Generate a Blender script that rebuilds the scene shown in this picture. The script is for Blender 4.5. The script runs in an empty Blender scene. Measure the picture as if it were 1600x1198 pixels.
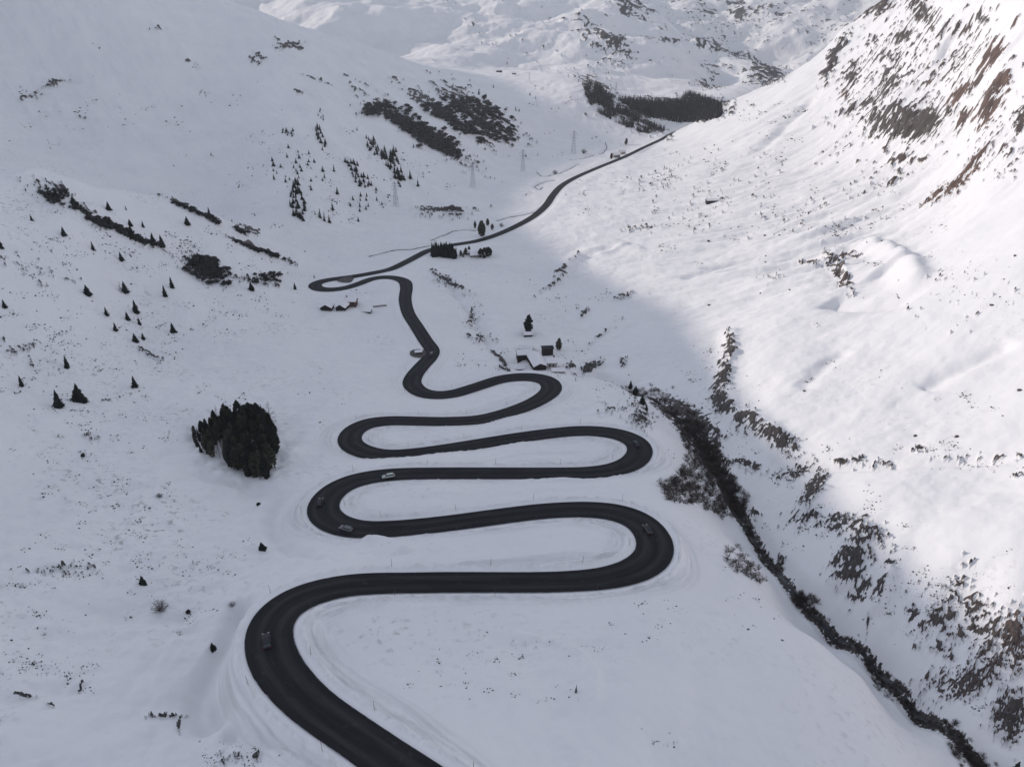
import bpy, math, random
import numpy as np
from mathutils import Vector

# ------------------------------------------------------------------ camera, sky, sun, exposure
PITCH = math.radians(27.0)
FPX = 1142.0                      # focal length in pixels of a 1600 px wide picture
scene = bpy.context.scene
cam_data = bpy.data.cameras.new("camera")
cam_data.sensor_width = 36.0
cam_data.lens = 36.0 * FPX / 1600.0
cam_data.clip_start = 1.0
cam_data.clip_end = 30000.0
cam = bpy.data.objects.new("camera", cam_data)
scene.collection.objects.link(cam)
cam.location = (0, 0, 0)
cam.rotation_euler = (math.pi / 2 - PITCH, 0, 0)
scene.camera = cam

SUN_EL = math.radians(22.0)
SUN_DIR = np.array([-0.94, 0.34]); SUN_DIR /= np.linalg.norm(SUN_DIR)   # horizontal direction towards the sun
sd = Vector((SUN_DIR[0] * math.cos(SUN_EL), SUN_DIR[1] * math.cos(SUN_EL), math.sin(SUN_EL)))

world = bpy.data.worlds.new("World")
scene.world = world
world.use_nodes = True
wn = world.node_tree
for n in list(wn.nodes): wn.nodes.remove(n)
sky = wn.nodes.new("ShaderNodeTexSky")
sky.sky_type = 'NISHITA'
sky.sun_disc = False
sky.sun_elevation = SUN_EL
sky.sun_rotation = math.atan2(SUN_DIR[0], SUN_DIR[1])
sky.altitude = 2000
sky.air_density = 1.0
sky.dust_density = 1.0
sky.ozone_density = 1.0
hs = wn.nodes.new("ShaderNodeHueSaturation")
hs.inputs['Saturation'].default_value = 0.40
bg = wn.nodes.new("ShaderNodeBackground")
bg.inputs['Strength'].default_value = 0.15
wo = wn.nodes.new("ShaderNodeOutputWorld")
wn.links.new(sky.outputs[0], hs.inputs['Color'])
wn.links.new(hs.outputs[0], bg.inputs['Color'])
wn.links.new(bg.outputs[0], wo.inputs['Surface'])

sun_data = bpy.data.lights.new("sun", 'SUN')
sun_data.energy = 2.0
sun_data.angle = math.radians(0.9)
sun_data.color = (0.95, 0.85, 0.735)
sun = bpy.data.objects.new("sun", sun_data)
scene.collection.objects.link(sun)
sun.rotation_euler = sd.to_track_quat('Z', 'Y').to_euler()
sun.location = (-900, 300, 600)

scene.view_settings.view_transform = 'Standard'
scene.view_settings.look = 'None'
scene.view_settings.gamma = 1.0
scene.view_settings.exposure = 0.67
scene.cycles.max_bounces = 5
scene.cycles.diffuse_bounces = 3
scene.cycles.glossy_bounces = 2
scene.cycles.transparent_max_bounces = 6
scene.cycles.volume_bounces = 0
scene.cycles.use_denoising = True

# ------------------------------------------------------------------ helpers: measuring, noise
CT, ST = math.cos(PITCH), math.sin(PITCH)
def ray(px, py):
    dx = (px - 800.0) / FPX; dy = (599.0 - py) / FPX
    return dx, CT + dy * ST, -ST + dy * CT
def at_z(px, py, z):
    r = ray(px, py); t = z / r[2]
    return (r[0] * t, r[1] * t, z)
def at_y(px, py, Y):
    r = ray(px, py); t = Y / r[1]
    return (r[0] * t, Y, r[2] * t)
def project(x, y, z):
    d = y * CT - z * ST
    v = y * ST + z * CT
    return 800.0 + FPX * x / d, 599.0 - FPX * v / d

def _h(ix, iy, seed):
    n = (ix.astype(np.int64) * 374761393 + iy.astype(np.int64) * 668265263 + seed * 1274126177) & 0xFFFFFFFF
    n = ((n ^ (n >> 13)) * 1274126177) & 0xFFFFFFFF
    return (n ^ (n >> 16)) & 0xFFFF
_ga = np.linspace(0, 2 * np.pi, 256, endpoint=False)
_GX, _GY = np.cos(_ga).astype(np.float32), np.sin(_ga).astype(np.float32)
def perlin(x, y, seed=0):
    x0 = np.floor(x); y0 = np.floor(y)
    fx = (x - x0).astype(np.float32); fy = (y - y0).astype(np.float32)
    ix = x0.astype(np.int64); iy = y0.astype(np.int64)
    def g(a, b):
        k = _h(ix + a, iy + b, seed) & 255
        return _GX[k] * (fx - a) + _GY[k] * (fy - b)
    u = fx * fx * fx * (fx * (fx * 6 - 15) + 10); v = fy * fy * fy * (fy * (fy * 6 - 15) + 10)
    a = g(0, 0) * (1 - u) + g(1, 0) * u
    b = g(0, 1) * (1 - u) + g(1, 1) * u
    return (a * (1 - v) + b * v) * 1.5          # about -1..1
def fbm(x, y, octv=4, seed=0, gain=0.5, lac=2.03):
    s = np.zeros(np.shape(x), np.float32); a = 1.0; t = 0.0
    for i in range(octv):
        s += a * perlin(x, y, seed + i * 17); t += a
        x = x * lac; y = y * lac; a *= gain
    return s / t * 1.4
def sstep(a, b, x):
    t = np.clip((x - a) / (b - a), 0, 1)
    return t * t * (3 - 2 * t)

# ------------------------------------------------------------------ road centre line: px, py, z, width
ROAD = [(760,1290,-100.6,7.6),(690,1243,-101.8,7.6),(626,1199,-103,7.6),(580,1167,-105.5,7.6),(532,1134,-107.5,7.8),(490,1104,-109.3,8.2),(455,1070,-110.8,8.8),
 (430,1035,-112,9.4),(420,1000,-113.2,9.6),(425,972,-114.2,9.6),(445,948,-115.3,9.2),(480,929,-116.6,8.5),(530,916,-118.2,7.8),(580,911,-119.6,7.5),(633,910,-121,7.3),
 (700,909,-122.3,7.3),(770,909,-123.6,7.3),(840,909,-124.8,7.4),(900,907,-125.8,7.6),(950,902,-126.7,8.2),(990,891,-127.6,9.2),(1016,874,-128.4,10),
 (1024,854,-129.1,10.2),(1018,834,-129.8,10),(1000,815,-130.5,9.4),(970,802,-131.1,8.6),(930,796,-131.8,8.0),(880,796,-132.7,7.6),(830,800,-133.6,7.6),(760,809,-134.8,7.7),
 (700,817,-135.8,7.7),(633,824,-136.9,7.8),(580,827,-137.8,8.2),(545,824,-138.6,9.0),(518,814,-139.3,9.8),(505,799,-140,10.2),(508,782,-140.8,10),(524,765,-141.7,9.4),
 (550,752,-142.6,8.6),(585,744,-143.6,8.0),(630,740,-144.6,7.6),(700,739,-145.9,7.5),(780,739,-147.2,7.5),(860,739,-148.5,7.5),(920,738,-149.5,7.8),(960,733,-150.2,8.6),
 (988,722,-150.8,9.6),(1000,706,-151.5,10),(994,691,-152.2,9.8),(972,680,-152.9,9.0),(940,674,-153.6,8.4),(900,673,-154.4,8.0),(850,678,-155.4,8.0),(800,685,-156.3,8.0),
 (750,693,-157.1,8.0),(700,701,-157.9,8.0),(650,708,-158.7,8.2),(605,711,-159.5,8.6),(572,706,-160.2,9.4),(551,696,-160.8,10),(546,684,-161.4,10.2),(555,671,-162.1,10),
 (577,661,-162.8,9.2),(610,657,-163.6,8.4),(650,657.5,-164.4,8.2),(700,658,-165.3,8.2),(750,655,-166.3,8.4),(795,644,-167.3,8.8),(832,630,-168.2,9.4),(855,616,-169,10.2),
 (862,605,-169.6,10.8),(855,595,-170.3,10.8),(835,589.5,-171,10.0),(808,589,-171.7,9.4),(780,593,-172.4,9.0),(745,604,-173.3,8.8),(710,614.5,-174.1,8.8),(680,617,-174.8,9.0),
 (657,612,-175.4,9.8),(644,600,-176.1,10.2),(647,587,-176.8,9.8),(659,572,-177.7,9.4),(671,559,-178.4,9.4),(675,547,-179.1,9.2),(665,532,-180,9.0),(651,510,-181.4,9.0),
 (638,489,-182.8,9.0),(633,468,-184.2,9.2),(635,450,-185.4,9.6),(632,440,-186.1,10),(619,434.5,-186.7,9.2),(600,433,-187.3,8.6),(580,436,-187.9,8.4),(560,443.5,-188.4,8.4),
 (540,449.5,-188.9,8.6),(518,452.5,-189.4,9.4),(500,451.5,-189.9,10),(492,447,-190.3,10.4),(496,442,-190.8,10),(512,437.5,-191.3,9.2),(540,433.5,-192,8.8),(560,430.5,-192.5,8.6),
 (580,427,-193,8.6),(610,420.5,-193.8,8.6),(638,407.5,-194.8,8.6),(655,398.5,-195.5,8.6),(672,390.5,-196.3,8.6),(700,384,-197.1,8.8),(725,380,-197.8,9),(745,376.5,-198.4,9),
 (770,369,-199.2,9),(800,356.5,-200.4,9),(833,338.5,-201.8,9),(853,321,-203.2,9.2),(864,305,-204.4,9.4),(878,290,-205.4,9.4),(900,277,-206.4,9.2),(933,262.5,-207.8,9),(976,245,-209.8,9),
 (1006,230.5,-211.8,9),(1031,219,-213.8,9)]
RW = [at_z(a, b, c) for a, b, c, d in ROAD] + [(345, 1560, -217), (480, 1700, -222)]
RWd = [d for *_, d in ROAD] + [9, 9]
def catmull(P, step, closed=False):
    P = np.array(P, float)
    A = np.vstack([2 * P[0] - P[1], P, 2 * P[-1] - P[-2]])
    out = []
    for i in range(1, len(A) - 2):
        p0, p1, p2, p3 = A[i - 1], A[i], A[i + 1], A[i + 2]
        n = max(2, int(np.linalg.norm((p2 - p1)[:2]) / step))
        t = np.linspace(0, 1, n, endpoint=False)[:, None]
        out.append(0.5 * ((2 * p1) + (-p0 + p2) * t + (2 * p0 - 5 * p1 + 4 * p2 - p3) * t ** 2 + (-p0 + 3 * p1 - 3 * p2 + p3) * t ** 3))
    out.append(A[-2][None])
    return np.vstack(out)
_c = catmull([(x, y, z, w) for (x, y, z), w in zip(RW, RWd)], 0.8)
# smooth lightly so that the carriageway bends evenly
def smooth(a, n, k=1):
    for _ in range(n):
        a = a.copy(); a[1:-1] = a[1:-1] * 0.5 + (a[:-2] + a[2:]) * 0.25
    return a
_c = smooth(_c, 12)
RC, RZ, RH = _c[:, :2], _c[:, 2], _c[:, 3] * 0.5

# ------------------------------------------------------------------ terrain control points
Zc = """0 1198 -112;200 1198 -113;400 1198 -110;800 1198 -108;1000 1198 -115;1200 1198 -123;1400 1198 -138
0 1050 -117;100 1080 -119;250 1090 -121;320 1040 -123;0 900 -122;150 900 -128;300 900 -131;0 800 -130;200 800 -138;300 800 -141;400 850 -137;430 800 -143
0 700 -137;200 700 -149;450 700 -155;100 640 -152;300 640 -160;400 760 -149;200 600 -160;0 560 -138;100 500 -142;300 560 -168;420 600 -170;500 560 -177;400 500 -172;300 480 -163;0 420 -117;200 450 -151;100 360 -117;0 340 -104
300 420 -160;400 440 -176;470 500 -182;540 540 -182;560 480 -186;600 500 -186
0 285 -96;60 274 -97;190 305 -119;260 316 -131;340 347 -151;430 392 -178
60 330 -110;200 380 -135;300 380 -150;360 400 -163
480 400 -189;560 400 -192;600 365 -195;560 347 -194;700 330 -200;740 293 -203;800 300 -204;850 260 -206;900 240 -208;700 420 -192;760 440 -191;820 400 -195
720 470 -189;720 520 -187;760 500 -188;800 540 -186;840 575 -180;880 560 -184;900 350 -198;900 420 -194;900 500 -190
540 600 -172;480 650 -163;590 690 -160.5;800 670 -156;700 685 -159;900 630 -167;760 630 -168;700 640 -167
500 720 -154;600 770 -142;800 765 -142;950 705 -151.5;850 712 -151;650 720 -147;930 760 -142;600 855 -131;800 850 -130;960 855 -129.5;900 870 -127;700 880 -126;420 900 -127;480 870 -131
700 980 -117;900 1000 -118;600 1040 -112;800 1080 -112;520 1000 -115;1000 950 -123;1000 1080 -117;1100 1000 -126;1150 1080 -124;1300 1120 -132
1100 850 -138;1120 900 -137;1200 960 -138;1270 1000 -139;1060 790 -144;1060 740 -153;1040 690 -160;1000 640 -169;960 620 -173;1350 1060 -146;1180 890 -147;1440 1160 -151
1540 1198 -161;1440 1110 -166;1380 1050 -169;1310 990 -171;1250 940 -173;1200 870 -175;1150 790 -177;1110 720 -179;1070 660 -182;1000 610 -185;940 585 -186
1600 1130 -156;1450 950 -151;1590 900 -137;1590 1000 -146;1520 1040 -153;1380 900 -153;1300 870 -160;1250 790 -164;1350 800 -151;1450 820 -143;1590 820 -134
1220 700 -165;1300 730 -156;1400 730 -148;1500 730 -141;1590 730 -135;1130 620 -174;1200 640 -163;1300 640 -155;1400 640 -147;1500 640 -139;1590 640 -131
1150 530 -168;1200 560 -160;1300 540 -152;1400 540 -142;1500 540 -132;1590 540 -124;1090 560 -178;1000 560 -184;1000 500 -186;1100 480 -176
1000 440 -187;1000 380 -191;1100 400 -181;1200 420 -167;1200 350 -171;1320 420 -150;1400 430 -140;1500 420 -121;1590 420 -108
1000 260 -206;1000 310 -199;1110 314 -186"""
Yc = """340 250 880;340 150 1080;340 60 1300;345 0 1450;440 30 1500;540 62 1540;620 90 1560;700 125 1560
60 262 720;260 305 760;340 330 760;60 200 880;60 100 1080;60 0 1250;200 200 920;200 100 1120;200 0 1300
450 300 760;450 200 930;450 100 1200;560 250 900;560 200 1020;560 150 1180;560 105 1350;640 300 880;640 240 1000;640 190 1130;640 160 1220;640 130 1380
720 240 1080;720 200 1180;720 160 1320;800 250 1160;800 210 1290;800 170 1450;800 140 1650;760 115 1800;900 200 1480;900 170 1550;905 138 1650;850 150 1600
950 140 1850;1000 140 1950;1100 145 1950;960 200 1500;1040 200 1580;1110 180 1720;1000 165 1650;1080 160 1780;1150 150 1850
850 110 2050;950 100 2150;1050 110 2200;1150 130 2250;1230 128 2380;760 60 2350;850 60 2400;950 50 2500;1050 70 2500;1150 100 2500;1240 125 2500
1100 70 2650;1020 30 2800;960 0 2900;800 0 2900;650 0 2700;500 0 2500;600 50 2300;600 82 2150;700 100 2000;520 50 2200;680 60 2300
1200 100 3900;1250 108 3600;1150 60 4200;1050 20 4400;1200 40 4300;1300 60 4000;1200 0 4800;1050 0 5000;1330 20 4300
1130 165 1480;1180 145 1500;1240 122 1520;1290 88 1480;1330 40 1420;1390 0 1350;1100 220 1250;1200 250 950;1200 200 1100;1300 200 950;1300 150 1100;1300 250 820
1400 200 760;1400 100 950;1400 50 1050;1400 300 600;1500 200 620;1500 100 750;1500 0 850;1500 300 500;1590 300 430;1590 200 500;1590 100 600;1590 0 680;1300 320 640;1200 310 740"""
Wc = [(0,20,-96),(-60,15,-104),(90,20,-115),(-394,620,-140),(-320,680,-178),(-560,1900,-110),(-700,2300,-60),(842,3050,-270),(1069,3150,-300),
      (620,1850,-190),(820,1950,-120),(620,2300,-230),(0,6500,400),(2000,6500,500),(-2200,5000,500),(3200,4000,500),(0,8800,600),(4000,8800,700),(-4000,8800,700),
      (330,300,-60),(420,300,20),(260,160,-80),(400,150,20),(900,700,200),(1500,1500,300),(600,450,60),(-260,150,-105),(-330,260,-90),(-520,480,-40),(-900,900,40),(-300,40,-80),
      (200,60,-110),(150,90,-135),(125,80,-150),(118,40,-150),(200,20,-90)]
pts = []
for blk in Zc.replace("\n", ";").split(";"):
    a, b, c = map(float, blk.split()); pts.append(at_z(a, b, c))
for blk in Yc.replace("\n", ";").split(";"):
    a, b, c = map(float, blk.split()); pts.append(at_y(a, b, c))
pts += Wc
pts += RW[::2]
pts = np.array(pts, float)
def uv(x, y):
    yp = y + 40.0
    return x / yp, np.log(yp)
def rbf_fit(P, lam=2e-4):
    u, v = uv(P[:, 0], P[:, 1]); q = P[:, 2] / (P[:, 1] + 40.0)
    X = np.stack([u, v * 0.55], 1)
    r = np.sqrt(((X[:, None] - X[None]) ** 2).sum(-1))
    K = r ** 2 * np.log(r + 1e-9)
    n = len(X)
    A = np.zeros((n + 3, n + 3)); A[:n, :n] = K + lam * np.eye(n)
    A[:n, n] = 1; A[:n, n + 1:] = X; A[n:, :n] = A[:n, n:].T
    w = np.linalg.solve(A, np.concatenate([q, np.zeros(3)]))
    return X, w
RX, Rw = rbf_fit(pts)
def rbf_eval(u, v):
    out = np.empty(u.shape, np.float64); v = v * 0.55
    n = len(RX)
    for i in range(u.shape[0]):
        r2 = (u[i][:, None] - RX[None, :, 0]) ** 2 + (v[i][:, None] - RX[None, :, 1]) ** 2
        K = 0.5 * r2 * np.log(r2 + 1e-18)
        out[i] = K @ Rw[:n] + Rw[n] + Rw[n + 1] * u[i] + Rw[n + 2] * v[i]
    return out

# grid in (u, v): even in the picture's scale near and far; wide wings beyond the frame
NU, NV, WING = 1180, 1380, 150
ud = np.linspace(-0.80, 0.80, NU)
wing = 0.80 + np.cumsum(np.geomspace(0.004, 0.045, WING))
U = np.concatenate([-wing[::-1], ud, wing]); 
V = np.concatenate([np.linspace(math.log(50), math.log(98), 60, endpoint=False), np.linspace(math.log(98), math.log(5600), NV, endpoint=False), np.linspace(math.log(5600), math.log(10500), 60)])
NC, NR = len(U), len(V)
# coarse evaluation of the smooth land form, then cubic-ish upsampling
uc = np.unique(np.concatenate([np.linspace(U[0], -0.8, 30), np.linspace(-0.8, 0.8, 260), np.linspace(0.8, U[-1], 30)]))
vc = np.linspace(V[0], V[-1], 300)
Q = rbf_eval(np.repeat(uc[None], len(vc), 0), np.repeat(vc[:, None], len(uc), 1))
def cubic1(xc, Fc, x, axis):
    # Catmull-Rom along an axis on a possibly uneven grid (tangents by central differences)
    Fc = np.moveaxis(Fc, axis, 0)
    m = np.gradient(Fc, xc, axis=0)
    i = np.clip(np.searchsorted(xc, x) - 1, 0, len(xc) - 2)
    h = (xc[i + 1] - xc[i]); t = (x - xc[i]) / h
    s = (-1,) + (1,) * (Fc.ndim - 1)
    t = t.reshape(s); h = h.reshape(s)
    out = (2*t**3-3*t**2+1)*Fc[i] + (t**3-2*t**2+t)*h*m[i] + (-2*t**3+3*t**2)*Fc[i+1] + (t**3-t**2)*h*m[i+1]
    return np.moveaxis(out, 0, axis)
Q = cubic1(uc, Q, U, 1); Q = cubic1(vc, Q, V, 0)
YP = np.exp(V)
GX = (U[None] * YP[:, None]); GY = np.repeat((YP - 40.0)[:, None], NC, 1); GZ = Q * YP[:, None]
def sample(F, x, y):
    yp = np.maximum(np.asarray(y, float) + 40.0, 50.001)
    u = np.asarray(x, float) / yp; v = np.log(yp)
    i = np.clip(np.searchsorted(U, u) - 1, 0, NC - 2); j = np.clip(np.searchsorted(V, v) - 1, 0, NR - 2)
    a = np.clip((u - U[i]) / (U[i + 1] - U[i]), 0, 1); b = np.clip((v - V[j]) / (V[j + 1] - V[j]), 0, 1)
    return (F[j, i] * (1 - a) + F[j, i + 1] * a) * (1 - b) + (F[j + 1, i] * (1 - a) + F[j + 1, i + 1] * a) * b
_YS = np.exp(np.linspace(math.log(60), math.log(6000), 2600)) - 10
def ground(px, py, ymin=0):
    """the place on the land that is seen at a measured point of the photograph"""
    r = ray(px, py); s = r[0] / r[1]; t = r[2] / r[1]
    d = _YS * t - sample(GZ, _YS * s, _YS)
    k = np.nonzero((d <= 0) & (_YS > ymin))[0]
    if len(k) == 0: return None
    k = k[0]
    if k == 0: Y = _YS[0]
    else:
        a = d[k - 1] / (d[k - 1] - d[k] + 1e-12); Y = _YS[k - 1] + a * (_YS[k] - _YS[k - 1])
    x = s * Y
    return np.array([x, Y, float(sample(GZ, x, Y))])

def poly_dist(P, reach):
    """distance to a polyline and index of the nearest sample on every grid vertex within reach"""
    P = np.asarray(P)
    D = np.full(GX.shape, 1e9, np.float32); I = np.zeros(GX.shape, np.float32)
    seg = max(1, int(len(P) / 160) + 1)
    for s in range(0, len(P) - 1, max(seg, 8)):
        e = min(len(P), s + max(seg, 8) + 1)
        q = P[s:e]
        ymin, ymax = q[:, 1].min() - reach, q[:, 1].max() + reach
        j0 = max(0, np.searchsorted(YP, ymin + 40) - 1); j1 = min(NR, np.searchsorted(YP, ymax + 40) + 1)
        if j1 <= j0: continue
        xm, xM = q[:, 0].min() - reach, q[:, 0].max() + reach
        ylo, yhi = max(YP[j0], 1), YP[min(j1, NR - 1)]
        ul = min(xm / ylo, xm / yhi); uh = max(xM / ylo, xM / yhi)
        i0 = max(0, np.searchsorted(U, ul) - 1); i1 = min(NC, np.searchsorted(U, uh) + 1)
        if i1 <= i0: continue
        gx = GX[j0:j1, i0:i1]; gy = GY[j0:j1, i0:i1]
        d = D[j0:j1, i0:i1]; ii = I[j0:j1, i0:i1]
        for k in range(s, e - 1):
            ax, ay = P[k, 0], P[k, 1]; bx, by = P[k + 1, 0] - ax, P[k + 1, 1] - ay
            L = bx * bx + by * by + 1e-9
            t = np.clip(((gx - ax) * bx + (gy - ay) * by) / L, 0, 1)
            dd = (gx - ax - t * bx) ** 2 + (gy - ay - t * by) ** 2
            m = dd < d
            d[m] = dd[m]; ii[m] = k + t[m]
    D = np.sqrt(D)
    return D, I
# ------------------------------------------------------------------ land form details: strokes (gullies, banks, benches)
def stroke(pix, width, height, prof='gauss', ymin=0, one_side=0.0):
    """a ridge (+) or a gully (-) that follows points measured in the photograph; width in metres"""
    P = [ground(a, b, ymin) for a, b in pix]
    P = [p for p in P if p is not None]
    c = catmull([(p[0], p[1]) for p in P], max(width * 0.5, 1.0))
    D, I = poly_dist(c, width * 3.0)
    t = I / max(1, len(c) - 1)
    fade = sstep(0, 0.12, t) * sstep(1, 0.88, t)
    return (height * np.exp(-(D / width) ** 2) * fade).astype(np.float32)
def strokes(L):
    return sum(stroke(*a) for a in L)
GZ = GZ + strokes([
 ([(392,925),(368,958),(350,990),(330,1030),(314,1062),(309,1088),(322,1112),(345,1142)], 3.0, -5.0),
 ([(345,1142),(400,1150),(450,1155),(490,1178),(520,1205)], 1.8, -2.0),
 ([(452,760),(430,790),(426,815),(440,845),(475,868),(520,878)], 3.0, -3.2),
 ([(700,880),(770,878),(850,870),(900,866),(940,868),(968,858)], 1.0, 1.1),
 ([(640,835),(720,830),(860,822),(930,825),(962,838),(968,852)], 1.0, 0.5),
 ([(560,848),(585,846),(610,851),(640,866)], 2.6, 2.2),
 ([(860,752),(880,750),(905,752),(935,752)], 1.6, 1.3),
 ([(600,745),(640,752)], 1.0, 0.2),
 ([(760,980),(820,992),(870,1003),(905,1020),(925,1050),(928,1085),(915,1120)], 1.6, 0.8),
 ([(1050,960),(1075,1010),(1088,1060),(1085,1120)], 3.0, -0.7),
 ([(740,985),(790,1010),(830,1040),(860,1090),(880,1140)], 3.0, -0.5),
 ([(690,725),(800,712),(870,706),(930,703)], 1.0, 0.7),
 ([(580,682),(640,676),(700,672),(760,670)], 1.0, 0.4),
 ([(700,645),(760,632),(820,612)], 1.2, 0.7),
 ([(1440,610),(1480,585),(1530,560),(1590,530)], 4.0, -3.6),
 ([(1060,440),(1105,425),(1150,408),(1200,398)], 5.0, -3.0),
 ([(1250,605),(1270,585),(1300,560),(1330,545)], 4.0, -2.0),
 ([(1262,412),(1300,400),(1340,392),(1380,402),(1415,425),(1432,452)], 7.5, 9.0),
 ([(1310,432),(1345,428),(1385,432)], 15.0, 8.0),
 ([(1290,470),(1340,475),(1400,468),(1440,462)], 9.0, -6.0),
 ([(1200,712),(1250,727),(1300,729),(1380,727),(1450,722),(1520,717),(1600,720)], 2.6, -2.6),
 ([(1142,510),(1140,550),(1128,600),(1140,640),(1180,662),(1215,690),(1250,705)], 5.0, 4.0),
 ([(1290,760),(1265,785),(1250,810)], 4.0, 3.0),
 ([(1350,820),(1335,860),(1320,900),(1310,930)], 4.5, 3.5),
 ([(1390,880),(1378,920),(1362,960)], 3.0, 2.5),
 ([(860,450),(885,420),(910,395),(960,385),(1010,395)], 8.0, 3.5),
 ([(930,400),(985,384),(1005,392)], 4.0, 2.0),
 ([(640,470),(600,480),(560,500),(520,540)], 8.0, -1.5),
 ([(940,545),(960,530),(1000,505)], 3.0, -1.2),
 ([(0,300),(60,275),(110,290),(190,305),(260,316),(340,347),(400,372),(445,400)], 9.0, 4.0, ),
 ([(700,440),(740,490),(760,525),(790,560),(830,580)], 5.0, -4.5),
 ([(880,580),(930,583),(975,597),(1010,622)], 6.0, -3.0),
 ([(1180,240),(1230,195),(1285,135)], 10.0, -6.0),
 ([(1300,290),(1360,262),(1420,235)], 6.0, -3.5),
 ([(1470,75),(1500,55),(1545,20)], 14.0, -11.0),
 ([(1330,30),(1310,75),(1296,110)], 12.0, 9.0),
 ([(1380,150),(1400,185),(1420,205)], 12.0, 7.0),
 ([(1560,80),(1548,150),(1530,200)], 9.0, 7.0),
])
# ------------------------------------------------------------------ undulating snow
cell = YP[:, None] * (ud[1] - ud[0]) + 0 * GX
depth_cell = (YP * (V[700] - V[699]))[:, None] + 0 * GX
RD, RI = poly_dist(RC, 60.0)
rz = np.interp(RI, np.arange(len(RZ)), RZ); rh = np.interp(RI, np.arange(len(RH)), RH).astype(np.float32)
PX, PY = project(GX, GY, GZ)
away = sstep(6, 26, RD)
drift = (0.35 - np.abs(fbm((GX * .9 + GY * .43) / 34, (GX * .43 - GY * .9) / 11, 4, 401))) * sstep(900, 500, GY) * sstep(-0.3, 0.3, perlin(GX / 60, GY / 60, 409))
n1 = fbm(GX / 70, GY / 70, 4, 3); n2 = fbm(GX / 18, GY / 18, 4, 11); n3 = fbm(GX / 3.6, GY / 3.6, 3, 23)
farf = sstep(1500, 2600, GY)
n0 = fbm((GX * .8 + GY * .6) / 420, (GX * .6 - GY * .8) / 220, 6, 41, .42)
rdg = 1 - np.abs(fbm(GX / 330, GY / 330, 5, 47, .45)) * 2.2          # sharp crests far back
midr = sstep(0.10, 0.30, GX / (GY + 1)) * sstep(330, 560, GY) * sstep(2400, 1500, GY)    # the rocky flank on the right
str_ = fbm(GX / 110 + GY / 400, GY / 17, 5, 51)                   # gullies that run down the flank
leftm = sstep(-0.05, -0.2, GX / (GY + 1)) * sstep(700, 1000, GY) * sstep(2400, 1500, GY)
strl = fbm((GX * 0.8 + GY * 0.6) / 34, (GX * 0.6 - GY * 0.8) / 150, 4, 57)
humm = sstep(-0.1, -0.35, GX / (GY + 1)) * sstep(420, 150, GY)
n4 = fbm(GX / 9, GY / 9, 3, 61)
rightm = sstep(0.12, 0.32, GX / (GY + 1)) * sstep(1500, 1000, GY)
nr = fbm((GX * .85 + GY * .5) / 75, (GX * .5 - GY * .85) / 34, 4, 65); nr2 = fbm(GX / 9, GY / 9, 3, 67)
GZ = GZ + away * (n1 * 1.9 + (n2 * 1.2 + drift * 1.5) * (1 - 0.72 * sstep(0.12, 0.30, GX / (GY + 1)))) + n3 * 0.13 * sstep(3, 12, RD) + farf * (n0 * 46 + rdg * 16) + midr * away * str_ * (3.0 + 6.0 * sstep(0.22, 0.5, GX / (GY + 1))) \
    + leftm * strl * 5.0 + humm * away * (n4 * 1.3 + fbm(GX / 26, GY / 40, 3, 63) * 1.2) + rightm * away * (nr * 1.8 + nr2 * .35)

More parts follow.
